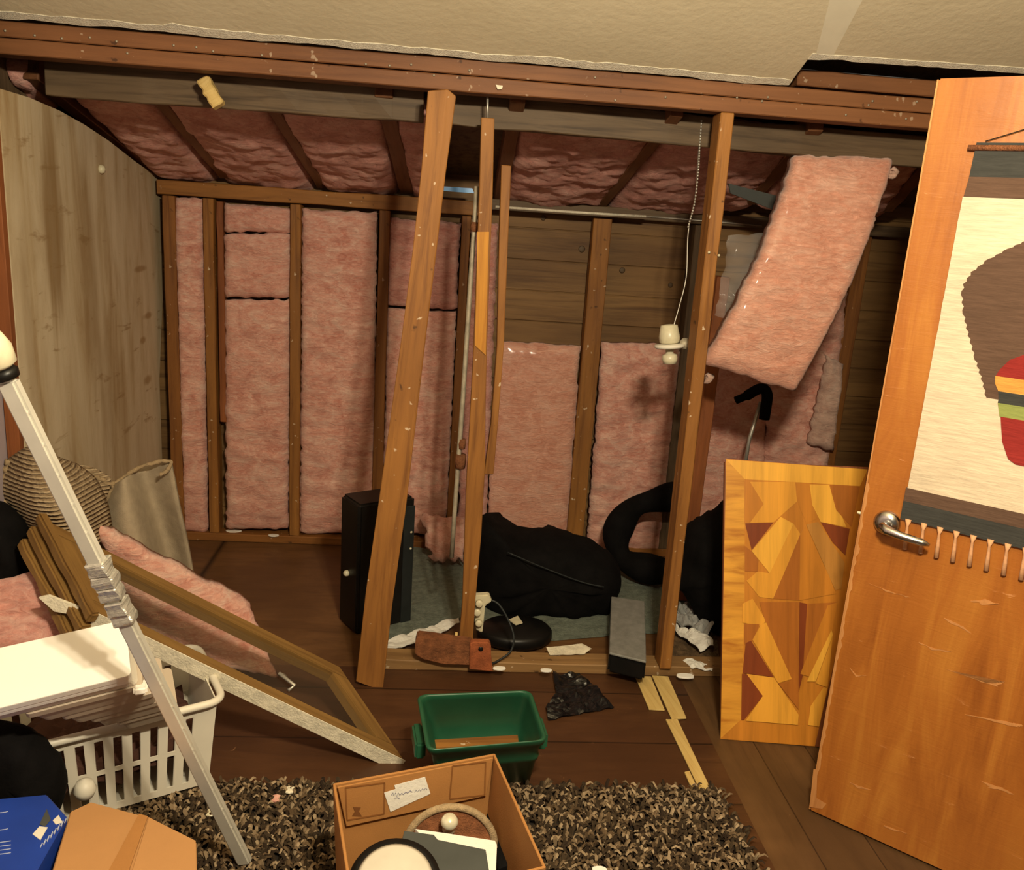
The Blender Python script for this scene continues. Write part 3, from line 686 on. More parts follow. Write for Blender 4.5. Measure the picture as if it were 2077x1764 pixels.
# black duffel bag
bc = (PZ(965, 1230)+PZ(1245, 1232))/2
def blob(name, sil, yc, depth, mat, label=None, cat=None, parent=None, amp=.012, seed=0, n=36, k=10):
    """closed lump whose front silhouette is sil (px) at plane yc, rounded in depth"""
    P = [PY(x, y, yc) for x, y in sil]
    P = spline(P+[P[0]], 5)[:-1]
    c = sum(P, V())/len(P); vs = []; fs = []; n = len(P)
    for a in range(k+1):
        th = math.pi*a/k; s = math.sin(th)**.55 if 0 < a < k else 0.0; dy = -math.cos(th)*depth/2
        for p in P:
            q = c+(p-c)*max(s, .02)+V((0, dy, 0))
            q += V((0, 1, .6))*amp*fbm(q*9+V((seed, 0, 0)))
            if q.z < .004: q.z = .004
            vs.append(q)
    for a in range(k):
        for i in range(n): fs.append([a*n+i, a*n+(i+1) % n, (a+1)*n+(i+1) % n, (a+1)*n+i])
    fs += [list(range(n))[::-1], [k*n+i for i in range(n)]]
    o = mk(name, vs, fs, mat, smooth=True, parent=parent)
    if label: tag(o, label, cat)
    return o
bagsil = [(966, 1060), (985, 1044), (1012, 1062), (1060, 1078), (1120, 1080), (1180, 1092), (1230, 1118), (1256, 1150), (1256, 1190), (1236, 1228), (1180, 1252), (1100, 1252), (1020, 1240), (975, 1225), (962, 1150)]
bag = empty('duffel_bag', PZ(1100, 1250), 'big slumped black duffel bag lying on the grey green carpet', 'bag')
blob('bag_body', bagsil, 3.50, .42, M['black'], parent=bag, amp=.03, seed=3)
tube('zipper', spline([PY(x, y, 3.27) for x, y in ((1030, 1120), (1100, 1150), (1180, 1180), (1225, 1190))], 5), .003, M['charcoal'], parent=bag, n=6)
# black ring: padded tube
ring = [PY(x, y, yy) for x, y, yy in ((1400, 1002, 3.84), (1340, 1012, 3.86), (1285, 1030, 3.86), (1252, 1080, 3.82), (1262, 1130, 3.76), (1310, 1152, 3.68), (1370, 1158, 3.62), (1415, 1152, 3.62), (1438, 1146, 3.68))]
tag(tube('rubber_tube', spline(ring, 8), [.06+.012*math.sin(i*.35) for i in range(65)], M['black'], n=16), 'thick black curved hose loop leaning on the insulation behind the right stud', 'hose')
blob('black_sack', [(1385, 1130), (1400, 1080), (1440, 1040), (1480, 1015), (1540, 1010), (1560, 1180), (1520, 1290), (1440, 1290), (1385, 1200), (1362, 1180)], 3.30, .30, M['black'], 'black sack slumped between the right stud and the mosaic panel', 'sack', amp=.03, seed=8)
# tool: black handle, metal rod
tl = empty('long_handled_tool', PY(1506, 960, 3.7), 'metal rod with a black hooked handle standing behind the mosaic panel', 'tool')
tube('rod', [PY(1543, 815, 3.7), PY(1520, 890, 3.7), PY(1500, 1010, 3.7)], .0085, M['dull'], parent=tl)
tube('handle', spline([PY(x, y, 3.68) for x, y in ((1492, 812), (1515, 802), (1542, 788), (1556, 800), (1550, 850))], 5), [.018]*5+[.024]*16, M['black'], parent=tl)
# grey topped case
cs = empty('grey_case', V((.735, 2.86, 0)), 'black box with a flat grey top beside the foot of the right stud', 'case')
P = [PZ(1236, 1322, .125), PZ(1311, 1340, .125), PZ(1308, 1218, .125), PZ(1240, 1208, .125)]
mk('case_body', *prism_g([p-V((0, 0, .012)) for p in P], (0, 0, -.070)), M['blackp'], bevel=.008, segs=2, parent=cs)
mk('case_top', *prism_g([p-V((0, 0, .012)) for p in P], (0, 0, .010)), M['greytop'], bevel=.003, parent=cs)
# black disc base with cord and outlet block
dc = PZ(1050, 1292, .06); dc.y = 3.13
db = empty('floor_appliance', V((dc.x, dc.y, .0)), 'round black appliance base lying in front of the duffel bag', 'appliance')
DX = dc.x
vs, fs = lathe_g([(.10, .010), (.150, .012), (.160, .025), (.158, .050), (.145, .062), (.09, .066), (.07, .078), (.03, .080)], (DX, 3.13, 0), n=40)
vs = [V((DX+(v.x-DX)*.92, 3.13+(v.y-3.13)*.72, v.z)) for v in vs]
mk('base_shell', vs, fs, M['blackp'], smooth=True, parent=db)
mk('metal_tab', *prism_g([PZ(x, y, .085) for x, y in ((1032, 1258), (1050, 1250), (1060, 1264), (1046, 1268))], (0, 0, .004)), M['cream'], parent=db)
ob = empty('outlet_block', PY(970, 1285, 3.0), 'cream outlet block wired beside the foot of the split stud', 'outlet')
for px, py, r in ((972, 1222, .014), (968, 1240, .014), (971, 1262, .013)):
    lathe('socket_face', [(.004, 0), (r, .002), (r, .014), (r*.8, .017), (.002, .018)], PY(px, py, 2.955), M['cream'], axis=(0, -1, .1), n=18, parent=ob)
mk('plug_body', *prism_g([PY(x, y, 2.96) for x, y in ((962, 1208), (992, 1206), (998, 1220), (984, 1228), (980, 1270), (978, 1284), (964, 1276))], (0, .03, 0)), M['cream'], bevel=.004, segs=2, parent=ob)
cpth = spline([PY(995, 1216, 2.98), PY(1012, 1226, 2.97), PY(1030, 1255, 2.95), PY(1042, 1290, 2.92), PY(1036, 1320, 2.90), PZ(1010, 1340, .05), PZ(995, 1346, .046)], 7)
tube('cord', cpth, .0042, M['charcoal'], parent=ob, n=8)
# rusty iron pieces
ri = empty('rusty_iron_block', PZ(900, 1350), 'curved rusty iron slab lying on the sole plate left of the split stud', 'iron')
q = [(842, 1305), (846, 1290), (880, 1294), (920, 1300), (958, 1304), (957, 1350), (900, 1348), (858, 1338), (842, 1328)]
mk('iron_slab', *prism_g([PY(x, y, 2.845) for x, y in q], (0, .05, 0)), M['rust'], bevel=.004, segs=2, parent=ri)
rb2 = empty('rusty_bracket', PY(975, 1360, 2.84), 'red rusted bracket with one bolt hole against the sole plate', 'bracket')
q = [(953, 1306), (960, 1302), (992, 1303), (996, 1310), (996, 1328), (1000, 1362), (952, 1358)]
mk('bracket_plate', *prism_g([PY(x, y, 2.835) for x, y in q], (0, .03, 0)), M['rust2'], bevel=.003, parent=rb2)
lathe('bolt_hole', [(.009, 0), (.009, .001), (.001, .0012)], PY(975, 1316, 2.8348), M['blackp'], axis=(0, -1, 0), n=16, parent=rb2)
tag(beam('wood_peg', PY(925, 1282, 2.9), PY(928, 1310, 2.88), .011, .012, M['blonde'], bevel=.001), 'short pale wooden peg beside the foot of the split stud', 'peg')
# white chips
chips = [((1000, 1352), (1026, 1355), .05, 'white oval chip on the sole plate right of the rusted bracket'),
         ((1096, 1357), (1120, 1358), .05, 'white square chip on the sole plate in front of the duffel bag'),
         ((458, 1074), (490, 1076), .045, 'flat cream chip under the tall pink batt of the second bay'),
         ((546, 1082), (564, 1086), .045, 'round cream chip below the third rear stud'),
         ((1372, 1368), (1408, 1370), .03, 'white strip chip in front of the crumpled papers'),
         ((1350, 1310), (1362, 1316), .01, 'little white chip among the crumpled papers'),
         ((1200, 1758), (1232, 1764), .05, 'white chip lying on the shag rug near the cardboard box')]
for i, (a, b, z, lab) in enumerate(chips):
    a, b = PZ(*a, z), PZ(*b, z); w = (b-a).length/2; c = (a+b)/2
    P = [c+V((math.cos(t)*w, math.sin(t)*w*.55, 0))*(1+.2*noise.noise(V((t, i, 0)))) for t in [k*math.pi/5 for k in range(10)]]
    tag(mk('plaster_chip', *prism_g(P, (0, 0, -.007)), M['white'], bevel=.0015), lab, 'chip')
# crumpled papers at right
patch('crumpled_paper', [PZ(x, y, .045) for x, y in ((1376, 1242), (1392, 1228), (1420, 1255), (1445, 1290), (1430, 1300), (1395, 1278), (1368, 1270))], M['greypaper'], .003, 'grey crumpled paper behind the foot of the right stud', 'paper', amp=.05, seed=5, res=.015)
patch('crumpled_paper', [PZ(x, y, .03) for x, y in ((1358, 1262), (1385, 1280), (1440, 1300), (1446, 1318), (1420, 1322), (1390, 1300), (1352, 1276))], M['paper'], .003, 'white wavy paper strip nearer the mosaic panel', 'paper', amp=.035, seed=6, res=.015)
patch('crumpled_paper', [PZ(x, y, .02) for x, y in ((1346, 1322), (1380, 1340), (1410, 1352), (1446, 1352), (1444, 1366), (1405, 1364), (1365, 1348), (1345, 1332))], M['paper'], .003, 'white torn paper strip lying lowest beside the right stud', 'paper', amp=.03, seed=7, res=.015)
patch('debris_heap', [PZ(x, y, .002) for x, y in ((1350, 1250), (1450, 1260), (1460, 1366), (1340, 1366))], M['dirt'], .004, 'brown dusty rubble under the crumpled papers', 'debris', amp=.02, seed=9, res=.012)

# ------------------------------------------------------------------ splinter strips and black film on the room floor
def strip3(name, q, mat, label, z=.002, th=.006, cat='wood strip'):
    P = [PZ(x, y, z) for x, y in q]
    return tag(mk(name, *prism_g(P, (0, 0, th)), M[mat], frame=grainframe((.15, -1, 0), (1, 0, 0), P[0]), bevel=.001), label, cat)
strip3('wood_strip', [(1288, 1373), (1320, 1374), (1348, 1442), (1316, 1440)], 'blonde', 'short pale tan board piece on the floor in front of the right stud', cat='wood strip')
strip3('wood_strip', [(1322, 1372), (1355, 1374), (1392, 1458), (1362, 1460)], 'blonde', 'pale yellow wood strip beside the tan board piece', z=.004)
strip3('wood_strip', [(1350, 1461), (1374, 1461), (1442, 1604), (1436, 1608), (1420, 1606)], 'blonde', 'long tapering pale splinter pointing to the shag rug')
strip3('wood_strip', [(1388, 1568), (1398, 1566), (1416, 1604), (1406, 1610)], 'blonde', 'smallest pale splinter at the rug edge')
patch('black_film', [PZ(x, y, .003) for x, y in ((1120, 1372), (1175, 1368), (1205, 1392), (1246, 1436), (1170, 1450), (1112, 1462), (1106, 1436), (1128, 1410))], M['blackfilm'], .002, 'torn piece of black plastic film on the floor behind the green bin', 'plastic film', amp=.022, seed=4, res=.014)

# ------------------------------------------------------------------ mosaic panel
m0 = PZ(1462, 1497, .003); 
ML = V((m0.x, m0.y, .003)); MRb = PZ(1650, 1514, .003)
bd = (MRb-ML); bd.z = 0; bd.normalize()
TLm = PY(1470, 936, 2.80)
updir = (TLm-ML).normalized()
mn = bd.cross(updir).normalized()
if mn.dot(CAM-ML) < 0: mn = -mn
def MP(x, y, off=0): return PP(x, y, ML+mn*off, mn)
mo = empty('mosaic_panel', (ML+MRb)/2, 'tall inlaid wood mosaic panel standing between the closet and the door', 'panel')
BRm = ML+bd*.44; TRm = TLm+bd*.44
TRm = MP(1762, 947); TRm = TLm+(TRm-TLm)*1.35
BRm = MP(1651, 1514); BRm = ML+(BRm-ML)*1.75
vs, fs = prism_g([TLm, TRm, BRm, ML], -mn*.019)
mfr = grainframe(updir, bd, ML)
mk('backing_board', vs, fs, M['redwood'], frame=mfr, bevel=.001, parent=mo)
pieces = []   # (px polygon, veneer key)
S = .3459
def zp(*q): return [(1440+x*S, 920+y*S) for x, y in q]
LAY = [
 (zp((95, 30), (925, 92), (800, 820), (745, 1150), (615, 1715), (62, 1672)), 'c'),
 (zp((95, 32), (205, 150), (203, 900), (190, 1300), (180, 1560), (62, 1670)), 'h'),
 (zp((97, 34), (925, 92), (880, 190), (560, 170), (205, 150)), 'b'),
 (zp((62, 1670), (180, 1560), (640, 1600), (612, 1712)), 'c'),
 (zp((203, 160), (235, 165), (315, 295), (235, 405), (203, 405)), 'c'),
 (zp((235, 165), (500, 165), (510, 280), (415, 365), (372, 402), (235, 405), (315, 295)), 'a'),
 (zp((505, 170), (585, 180), (640, 375), (565, 410), (520, 300)), 'c'),
 (zp((585, 180), (700, 182), (800, 430), (650, 400), (600, 300)), 'b'),
 (zp((700, 182), (880, 190), (830, 430), (740, 330)), 'd'),
 (zp((207, 408), (372, 402), (245, 565)), 'e'),
 (zp((205, 540), (245, 572), (285, 625), (280, 690), (205, 690)), 'd'),
 (zp((415, 370), (490, 410), (350, 700), (245, 570)), 'b'),
 (zp((490, 410), (530, 470), (460, 640), (370, 850), (290, 840), (215, 745), (280, 690), (350, 700)), 'a'),
 (zp((530, 470), (525, 860), (370, 850), (460, 640)), 'd'),
 (zp((530, 470), (560, 420), (700, 720), (740, 820), (525, 860)), 'c'),
 (zp((565, 415), (635, 400), (790, 640), (770, 790), (735, 800)), 'g'),
 (zp((650, 400), (820, 440), (795, 595), (720, 520)), 'e'),
 (zp((190, 880), (250, 850), (330, 980), (300, 1010), (190, 990)), 'a'),
 (zp((200, 995), (290, 1000), (250, 1100), (205, 1120)), 'd'),
 (zp((290, 870), (520, 870), (520, 1480), (470, 1330), (330, 1000)), 'd'),
 (zp((300, 1000), (330, 990), (480, 1320), (400, 1345), (250, 1090)), 'a'),
 (zp((525, 870), (570, 880), (545, 1300), (520, 1400)), 'e'),
 (zp((570, 880), (750, 870), (640, 1080), (545, 1290)), 'd'),
 (zp((690, 890), (750, 870), (720, 1030), (590, 1310), (530, 1290)), 'c'),
 (zp((712, 1035), (722, 1060), (620, 1335), (568, 1335)), 'b'),
 (zp((720, 1070), (690, 1370), (620, 1345)), 'a'),
 (zp((210, 1110), (240, 1095), (375, 1310), (192, 1285)), 'e'),
 (zp((215, 1290), (375, 1312), (520, 1530), (515, 1590), (210, 1565), (310, 1420)), 'f'),
 (zp((188, 1290), (215, 1290), (310, 1420), (200, 1560), (184, 1560)), 'e'),
 (zp((400, 1345), (480, 1330), (520, 1400), (520, 1500)), 'd'),
 (zp((575, 1590), (590, 1480), (665, 1370), (690, 1370), (640, 1600)), 'f'),
]
vs, fs, fm = [], [], []; keys = list(INL)
for i, (poly, k) in enumerate(LAY):
    P = [MP(x, y, .0002+.00018*i) for x, y in poly]
    a, b = prism_g(P, -mn*.0005); o0 = len(vs); vs += a; fs += [[j+o0 for j in f] for f in b]; fm += [keys.index(k)]*len(b)
mk('inlay', vs, fs, None, mats=[INL[k] for k in keys], fm=fm, frame=mfr, parent=mo)

# ------------------------------------------------------------------ door
D0 = V((1.146, 2.123, 0)); DT = V((.749, -.663, 0)).normalized(); DN = V((DT.y, -DT.x, 0))
if DN.dot(CAM-D0) < 0: DN = -DN
def DP(u, z, off=0): return D0+DT*u+V((0, 0, z))+DN*off
def Dpx(x, y, off=0): return PP(x, y, D0+DN*off, DN)
dr = empty('door_1', D0, 'open orange brown veneer door with a woven wall hanging on it', 'door'); dr['kind'] = 'structure'
fr = grainframe((0, 0, 1), DT, D0)
mk('door_leaf', *prism_g([DP(0.003, .005), DP(.80, .005), DP(.80, 2.03), DP(0.003, 2.03)], -DN*.035), M['door'], frame=fr, bevel=.003, parent=dr, segs=2)
mk('door_edge', *prism_g([DP(-.0015, .006, -.003), DP(-.0015, 2.028, -.003), DP(-.0015, 2.028, -.033), DP(-.0015, .006, -.033)], DT*.004), M['dooredge'], frame=fr, parent=dr)
# scrapes low on the door (splintered veneer)
parts = []
for q in (((1965, 1218), (2000, 1212), (2030, 1226), (1990, 1228)), ((1905, 1352), (1990, 1382), (2040, 1384), (2032, 1394), (1960, 1384)), ((1945, 1446), (2030, 1456), (2077, 1470), (2077, 1482), (2000, 1468)), ((1985, 1582), (2050, 1600), (2060, 1612), (2000, 1596)),
          ((1720, 1586), (1760, 1598), (1770, 1602), (1735, 1596)), ((1722, 1352), (1740, 1368), (1760, 1370), (1734, 1374)), ((1790, 1672), (1830, 1684), (1842, 1690), (1800, 1682)), ((1910, 1250), (1955, 1268), (1972, 1286), (1950, 1276)), ((1860, 1300), (1890, 1312), (1935, 1322), (1890, 1318)), ((1755, 1180), (1830, 1205), (1850, 1212), (1790, 1200))):
    P4 = [Dpx(x, y, .0004) for x, y in q]; lo_e, hi_e = [], []
    nn = 16
    for k in range(nn+1):
        t = k/nn; a_ = P4[0].lerp(P4[1], t*2) if t < .5 else P4[1].lerp(P4[2], t*2-1); b_ = P4[0].lerp(P4[3], t*2) if t < .5 else P4[3].lerp(P4[2], t*2-1)
        m_ = (a_+b_)/2; w_ = .28+.75*abs(noise.noise(a_*90)); lo_e.append(m_+(a_-m_)*w_); hi_e.append(m_+(b_-m_)*w_+V((0, 0, .006*noise.noise(b_*60))))
    parts.append(prism_g(lo_e[1:-1]+hi_e[1:-1][::-1], DN*.0006))
mk('veneer_scrapes', *join(parts), plain('scraped_veneer', (.50, .22, .07), .8, var=.15, scale=60), frame=fr, parent=dr)
es = [DP(.003, .10+.92*i/70, .0003) for i in range(71)]
eo = [DP(.005+.013*abs(noise.noise(V((i*.37, 2, 0))))+.006*abs(noise.noise(V((i*.9, 5, 0)))), .10+.92*i/70, .0003) for i in range(71)]
mk('worn_edge_strip', *prism_g(es+eo[::-1], DN*.0005), M['dooredge'], frame=fr, parent=dr)
q = [Dpx(x, y, .0003) for x, y in ((1642, 1636), (1650, 1560), (1658, 1560), (1656, 1618), (1676, 1630), (1668, 1640))]
mk('worn_corner', *prism_g(q, DN*.0006), M['dooredge'], frame=fr, parent=dr)
# lever handle
hc = DP(.069, .926)
hd = empty('door_handle', hc, None, None)
hd.parent = dr; hd.matrix_basis = Matrix.Translation(hc-D0); WM[hd.name] = Matrix.Translation(hc); hd['label'] = 'chrome lever handle'
lathe('rose', [(.034, 0), (.034, .004), (.030, .010), (.022, .016), (.014, .018)], hc, M['steel'], axis=DN, parent=hd, n=36)
tube('lever', [hc+DN*.012, hc+DN*.045, hc+DN*.052+DT*.012+V((0, 0, -.003)), hc+DN*.050+DT*.05+V((0, 0, -.010)), hc+DN*.048+DT*.10+V((0, 0, -.014)), hc+DN*.046+DT*.118+V((0, 0, -.016))], [.010, .012, .0125, .011, .010, .004], M['steel'], parent=hd, n=16)
# woven hanging
kf = grainframe((0, 0, 1), DT, DP(.1, .95, .01))
kl = empty('woven_wall_hanging', DP(.38, .95, .012), 'flatwoven wall hanging with cream field and brown motif on the door', 'wall hanging')
U0, U1 = .100, .66
def KP(u, z, off=.006): return DP(u, z, off)
def ksheet(name, poly, off, th, mat, parent=kl):
    return mk(name, *prism_g([KP(u, z, off) for u, z in poly], DN*th), M[mat], frame=kf, parent=parent)
def wav(u, z): return (u+.0025*noise.noise(V((0, z*25, 0))), z)
def side(z0, z1, u, n=26): return [wav(u, z0+(z1-z0)*i/n) for i in range(n+1)]
ksheet('cream_field', side(1.015, 1.762, U0+.004)+side(1.762, 1.015, U1), .004, .005, 'wcream')
ksheet('charcoal_band', [(U0+.012, 1.885), (U1, 1.885), (U1, 1.812), (U0+.010, 1.808)], .0045, .005, 'wgrey')
ksheet('brown_band', [(U0+.010, 1.808), (U1, 1.812), (U1, 1.766), (U0+.006, 1.762)], .0042, .005, 'wbrown')
ksheet('brown_band', [(U0, 1.034), (U1, 1.034), (U1, .998), (U0, .998)], .0047, .005, 'wbrown')
ksheet('charcoal_band', [(U0, .999), (U1, .999), (U1, .948), (U0, .948)], .0044, .005, 'wgrey')
# central brown motif (stepped outline), mirrored about the middle
UM = .38
half = [(.30, 1.685), (.25, 1.668), (.215, 1.645), (.18, 1.618), (.155, 1.590), (.143, 1.560), (.143, 1.535), (.155, 1.49), (.175, 1.44), (.200, 1.385), (.222, 1.34), (.240, 1.298)]
teeth = []
for a, b in zip(half, half[1:]):
    n = max(2, int(math.hypot(b[0]-a[0], b[1]-a[1])/.008))
    for i in range(n):
        t = i/n; teeth.append((a[0]+(b[0]-a[0])*t+(.0022 if i % 2 else -.0022), a[1]+(b[1]-a[1])*t))
mot = teeth+[(.240, 1.298), (.52, 1.298)]+[(2*UM-u, z) for u, z in teeth[::-1]]
ksheet('brown_motif', mot, .0093, .001, 'wbrown')
def sym(name, pts, mat, off=.0105): ksheet(name, pts+[(2*UM-u, z) for u, z in pts[::-1]], off, .001, mat)
sym('orange_patch', [(.262, 1.72), (.250, 1.69), (.262, 1.672)], 'worange')
sym('red_patch', [(.345, 1.42), (.300, 1.412), (.272, 1.395), (.255, 1.368), (.250, 1.353)], 'wred')
sym('orange_patch', [(.249, 1.353), (.252, 1.335), (.262, 1.318)], 'worange')
sym('charcoal_patch', [(.262, 1.318), (.266, 1.300), (.266, 1.29)], 'wgrey', .0107)
sym('green_patch', [(.266, 1.290), (.276, 1.258)], 'wgreen')
sym('red_patch', [(.278, 1.258), (.292, 1.20), (.312, 1.16), (.33, 1.15)], 'wred')
# hanging rod and string
tube('hanging_rod', [KP(U0-.004, 1.873, .008), KP(U1+.02, 1.873, .008)], .007, M['rust'], parent=kl)
tube('hanging_string', [KP(U0+.03, 1.888, .008), KP(UM, 1.975, .006), KP(U1-.03, 1.888, .008)], .0012, M['charcoal'], parent=kl, n=5)
for i in range(14):
    u = .120+i*.0385; z = .948; dz = .078+.012*noise.noise(V((i, 3, 0)))
    pts = [KP(u, z+.004, .007), KP(u, z-.014, .008), KP(u+.002, z-dz*.6, .006), KP(u+.004, z-dz, .006)]
    tube('tassel', pts, [.009, .0035, .005, .0065], M['tassel'], parent=kl, n=7)
lathe('latch_bolt', [(.004, 0), (.004, .010), (.003, .013)], DP(-.001, .93, -.015), M['cream'], axis=-DT, n=8, parent=dr)

# ------------------------------------------------------------------ shag rug
rp = [V((-1.25, 2.20, 0)), V((-.3, 2.215, 0)), V((.50, 2.19, 0)), V((.885, 2.185, 0)), V((.905, 1.88, 0)), V((.93, 1.2, 0)), V((-1.25, 1.2, 0))]
rg = empty('shag_rug', (-.2, 1.7, 0), 'dark brown and taupe shag rug on the room floor', 'rug')
mk('rug_backing', *prism_g([p+V((0, 0, .001)) for p in rp], (0, 0, .008)), plain('rug_base', (.02, .014, .01), .95), parent=rg)
vs, fs = [], []
def inside(x, y):
    return -1.2 < x < .895+(2.19-y)*.05+.012*noise.noise(V((0, y*20, 3))) and 1.35 < y < 2.20+.012*noise.noise(V((x*20, 0, 0)))
step = .0105; y = 1.40
while y < 2.215:
    x = -1.05
    while x < .95:
        px = x+random.uniform(-.005, .005); py = y+random.uniform(-.005, .005)
        if inside(px, py) and not (px < .02 and px > -.17 and py < 1.8 and py > 1.5 and False):
            h = random.uniform(.016, .030); a = random.uniform(0, 6.283); ln = random.uniform(.012, .032); w = random.uniform(.0032, .0052)
            d = V((math.cos(a), math.sin(a), 0)); s = V((-d.y, d.x, 0)); o0 = len(vs); b = V((px, py, .008))
            for (t, hh, ww) in ((0, 0, 1), (.30, .75, 1.1), (.75, 1, 1.1), (1.1, .75, .7)):
                c = b+d*ln*t+V((0, 0, h*hh)); vs += [c-s*w*ww, c+V((0, 0, w*ww*.9)), c+s*w*ww]
            for k in range(3):
                q = o0+k*3; fs += [[q, q+1, q+4, q+3], [q+1, q+2, q+5, q+4], [q+2, q, q+3, q+5]]
        x += step
    y += step
pile = mk('pile', vs, fs, M['shag'], parent=rg); pile['kind'] = 'stuff'
# little scraps on the rug
for i, (px, py, l, mat) in enumerate(((560, 1617, 'pink fluff scrap on the rug left of the cardboard box', 'pink'), (588, 1600, 'pale splinter scrap on the rug edge behind the pink fluff', 'paint'), (428, 1646, 'tiny cream crumb on the rug beside the laundry basket', 'cream'))):
    c = PZ(px, py, .036)
    P = [c+V((math.cos(t)*.016*(1 if k % 2 else .4), math.sin(t)*.016, 0)) for k, t in enumerate([j*math.pi/4 for j in range(8)])]
    tag(mk('scrap', *prism_g(P, (0, 0, -.005)), M[mat], bevel=.001), l, 'scrap')

# ------------------------------------------------------------------ green bin
gb = empty('green_bin', (.18, 2.16, 0), 'dark green plastic recycling bin standing behind the open cardboard box', 'bin')
zt = .265
T = [PZ(852, 1412, zt), PZ(1072, 1403, zt), PZ(1104, 1500, zt), PZ(872, 1520, zt)]
Bo = [PZ(880, 1520, 0), PZ(1065, 1512, 0), PZ(1086, 1598, 0), PZ(880, 1605, 0)]
def rrect(P, r, n=5):
    out = []
    for i, p in enumerate(P):
        a = (P[i-1]-p).normalized(); b = (P[(i+1) % 4]-p).normalized()
        for k in range(n+1):
            t = k/n; out.append((p+a*r)*(1-t)**2+p*2*t*(1-t)+(p+b*r)*t*t)
    return out
ct = sum(T, V())/4; cb = sum(Bo, V())/4; 
Bo = [V((cb.x, cb.y, 0))+(V((t.x, t.y, 0))-V((ct.x, ct.y, 0)))*.84 for t in T]
Bo = [p+V((.0, .0, .002)) for p in Bo]
def lay(s, h, r=.03):   # interpolated ring between bottom and top, s scale about centre
    P = [b.lerp(t, h) for b, t in zip(Bo, T)]; c = sum(P, V())/4
    return rrect([c+(p-c)*s for p in P], r)
def shell(rings):
    n = len(rings[0]); vs = [v for r in rings for v in r]; fs = []
    for i in range(len(rings)-1):
        for k in range(n): fs.append([i*n+k, i*n+(k+1) % n, (i+1)*n+(k+1) % n, (i+1)*n+k])
    fs += [list(range(n))[::-1], [(len(rings)-1)*n+k for k in range(n)]]
    return vs, fs
rings = [lay(.97, 0), lay(1, .03), lay(1, .55), lay(1.025, .57), lay(1.025, .63), lay(1, .65), lay(1.0, .88), lay(1.05, .90), lay(1.06, 1.0), lay(1.03, 1.02), lay(.985, .99), lay(.97, .93), lay(.945, .66), lay(.93, .64), lay(.93, .05)]
mk('bin_shell', *shell(rings), M['green'], smooth=True, parent=gb)
hx = (T[0]+T[3])/2
for t in (0, 1):
    a, b = (T[0], T[3]) if t == 0 else (T[1], T[2]); mid = (a+b)/2; o_ = (mid-ct).normalized()
    e1 = a.lerp(b, .3); e2 = a.lerp(b, .7)
    P = [e1+V((0, 0, -.035)), e1+o_*.03+V((0, 0, -.035)), e2+o_*.03+V((0, 0, -.035)), e2+V((0, 0, -.035))]
    mk('bin_handle', *prism_g(P, (0, 0, -.05)), M['green'], bevel=.006, segs=2, parent=gb)
tag(mk('wooden_stick', *prism_g([PZ(x, y, .10) for x, y in ((880, 1500), (1050, 1490), (1052, 1506), (884, 1516))], (0, 0, -.01)), M['studlt'], zdir=(1, 0, 0)), 'flat brown wood slat lying inside the green bin', 'wood slat')

# ------------------------------------------------------------------ open cardboard box
zt = .36
T = [PZ(675, 1588, zt), PZ(1004, 1527, zt), PZ(1108, 1758, zt)]
T.append(T[0]+T[2]-T[1])
cbx = empty('cardboard_box', V((sum(t.x for t in T)/4, sum(t.y for t in T)/4, 0)), 'open tan cardboard box on the rug holding picture frames and folders', 'box')
ct = sum(T, V())/4; Bb = [V((ct.x+(t.x-ct.x)*.93, ct.y+(t.y-ct.y)*.93, .036)) for t in T]
ins = [ct+(t-ct)*.965 for t in T]
names = ['back', 'right', 'front', 'left']
for i in range(4):
    j = (i+1) % 4
    def pt(P, Q, t): return P.lerp(Q, t)
    ot, ob2 = [T[i], T[j]], [Bb[i], Bb[j]]
    it = [ct+(p-ct)*.968 for p in ot]; ib = [V((ct.x+(p.x-ct.x)*.968, ct.y+(p.y-ct.y)*.968, p.z)) for p in ob2]
    vs = ot+[ob2[1], ob2[0]]+it+[ib[1], ib[0]]
    fs = [[0, 1, 2, 3], [7, 6, 5, 4], [0, 4, 5, 1], [2, 6, 7, 3], [1, 5, 6, 2], [3, 7, 4, 0]]
    mk('side_wall', vs, fs, M['card'], bevel=.0015, parent=cbx)
mk('box_bottom', *prism_g([p for p in Bb], (0, 0, .006)), M['card'], parent=cbx)
# folded inner flap on the back wall (upper band, ends lower than rim)
bn = (T[1]-T[0]).cross(Bb[0]-T[0]).normalized()
cen = V((ct.x, ct.y, .2))
if bn.dot(cen-T[0]) < 0: bn = -bn
it0 = ct+(T[0]-ct)*.955; it1 = ct+(T[1]-ct)*.955
def BP(x, y, off=.004): return PP(x, y, it0+bn*off, bn)
fl = [it0+bn*.003+V((0, 0, -.002)), it1+bn*.003+V((0, 0, -.002)), BP(985, 1612, .003), BP(702, 1674, .003)]
FLAP = mk('inner_flap', *prism_g(fl, bn*.004), M['card'], bevel=.001, parent=cbx)
parts = []
def frame_lines(q, w=1.4, off=.0078):
    for a, b in zip(q, q[1:]+q[:1]):
        dx, dy = b[0]-a[0], b[1]-a[1]; l = math.hypot(dx, dy); nx_, ny_ = -dy/l*w, dx/l*w
        parts.append(prism_g([BP(a[0]+nx_, a[1]+ny_, off), BP(b[0]+nx_, b[1]+ny_, off), BP(b[0]-nx_, b[1]-ny_, off), BP(a[0]-nx_, a[1]-ny_, off)], bn*.0006))
frame_lines([(701, 1597), (780, 1587), (779, 1650), (704, 1663)])
frame_lines([(918, 1553), (985, 1545), (983, 1612), (912, 1620)])
mk('printed_square', *join(parts), plain('brown_print', (.22, .085, .02), .9), parent=FLAP)
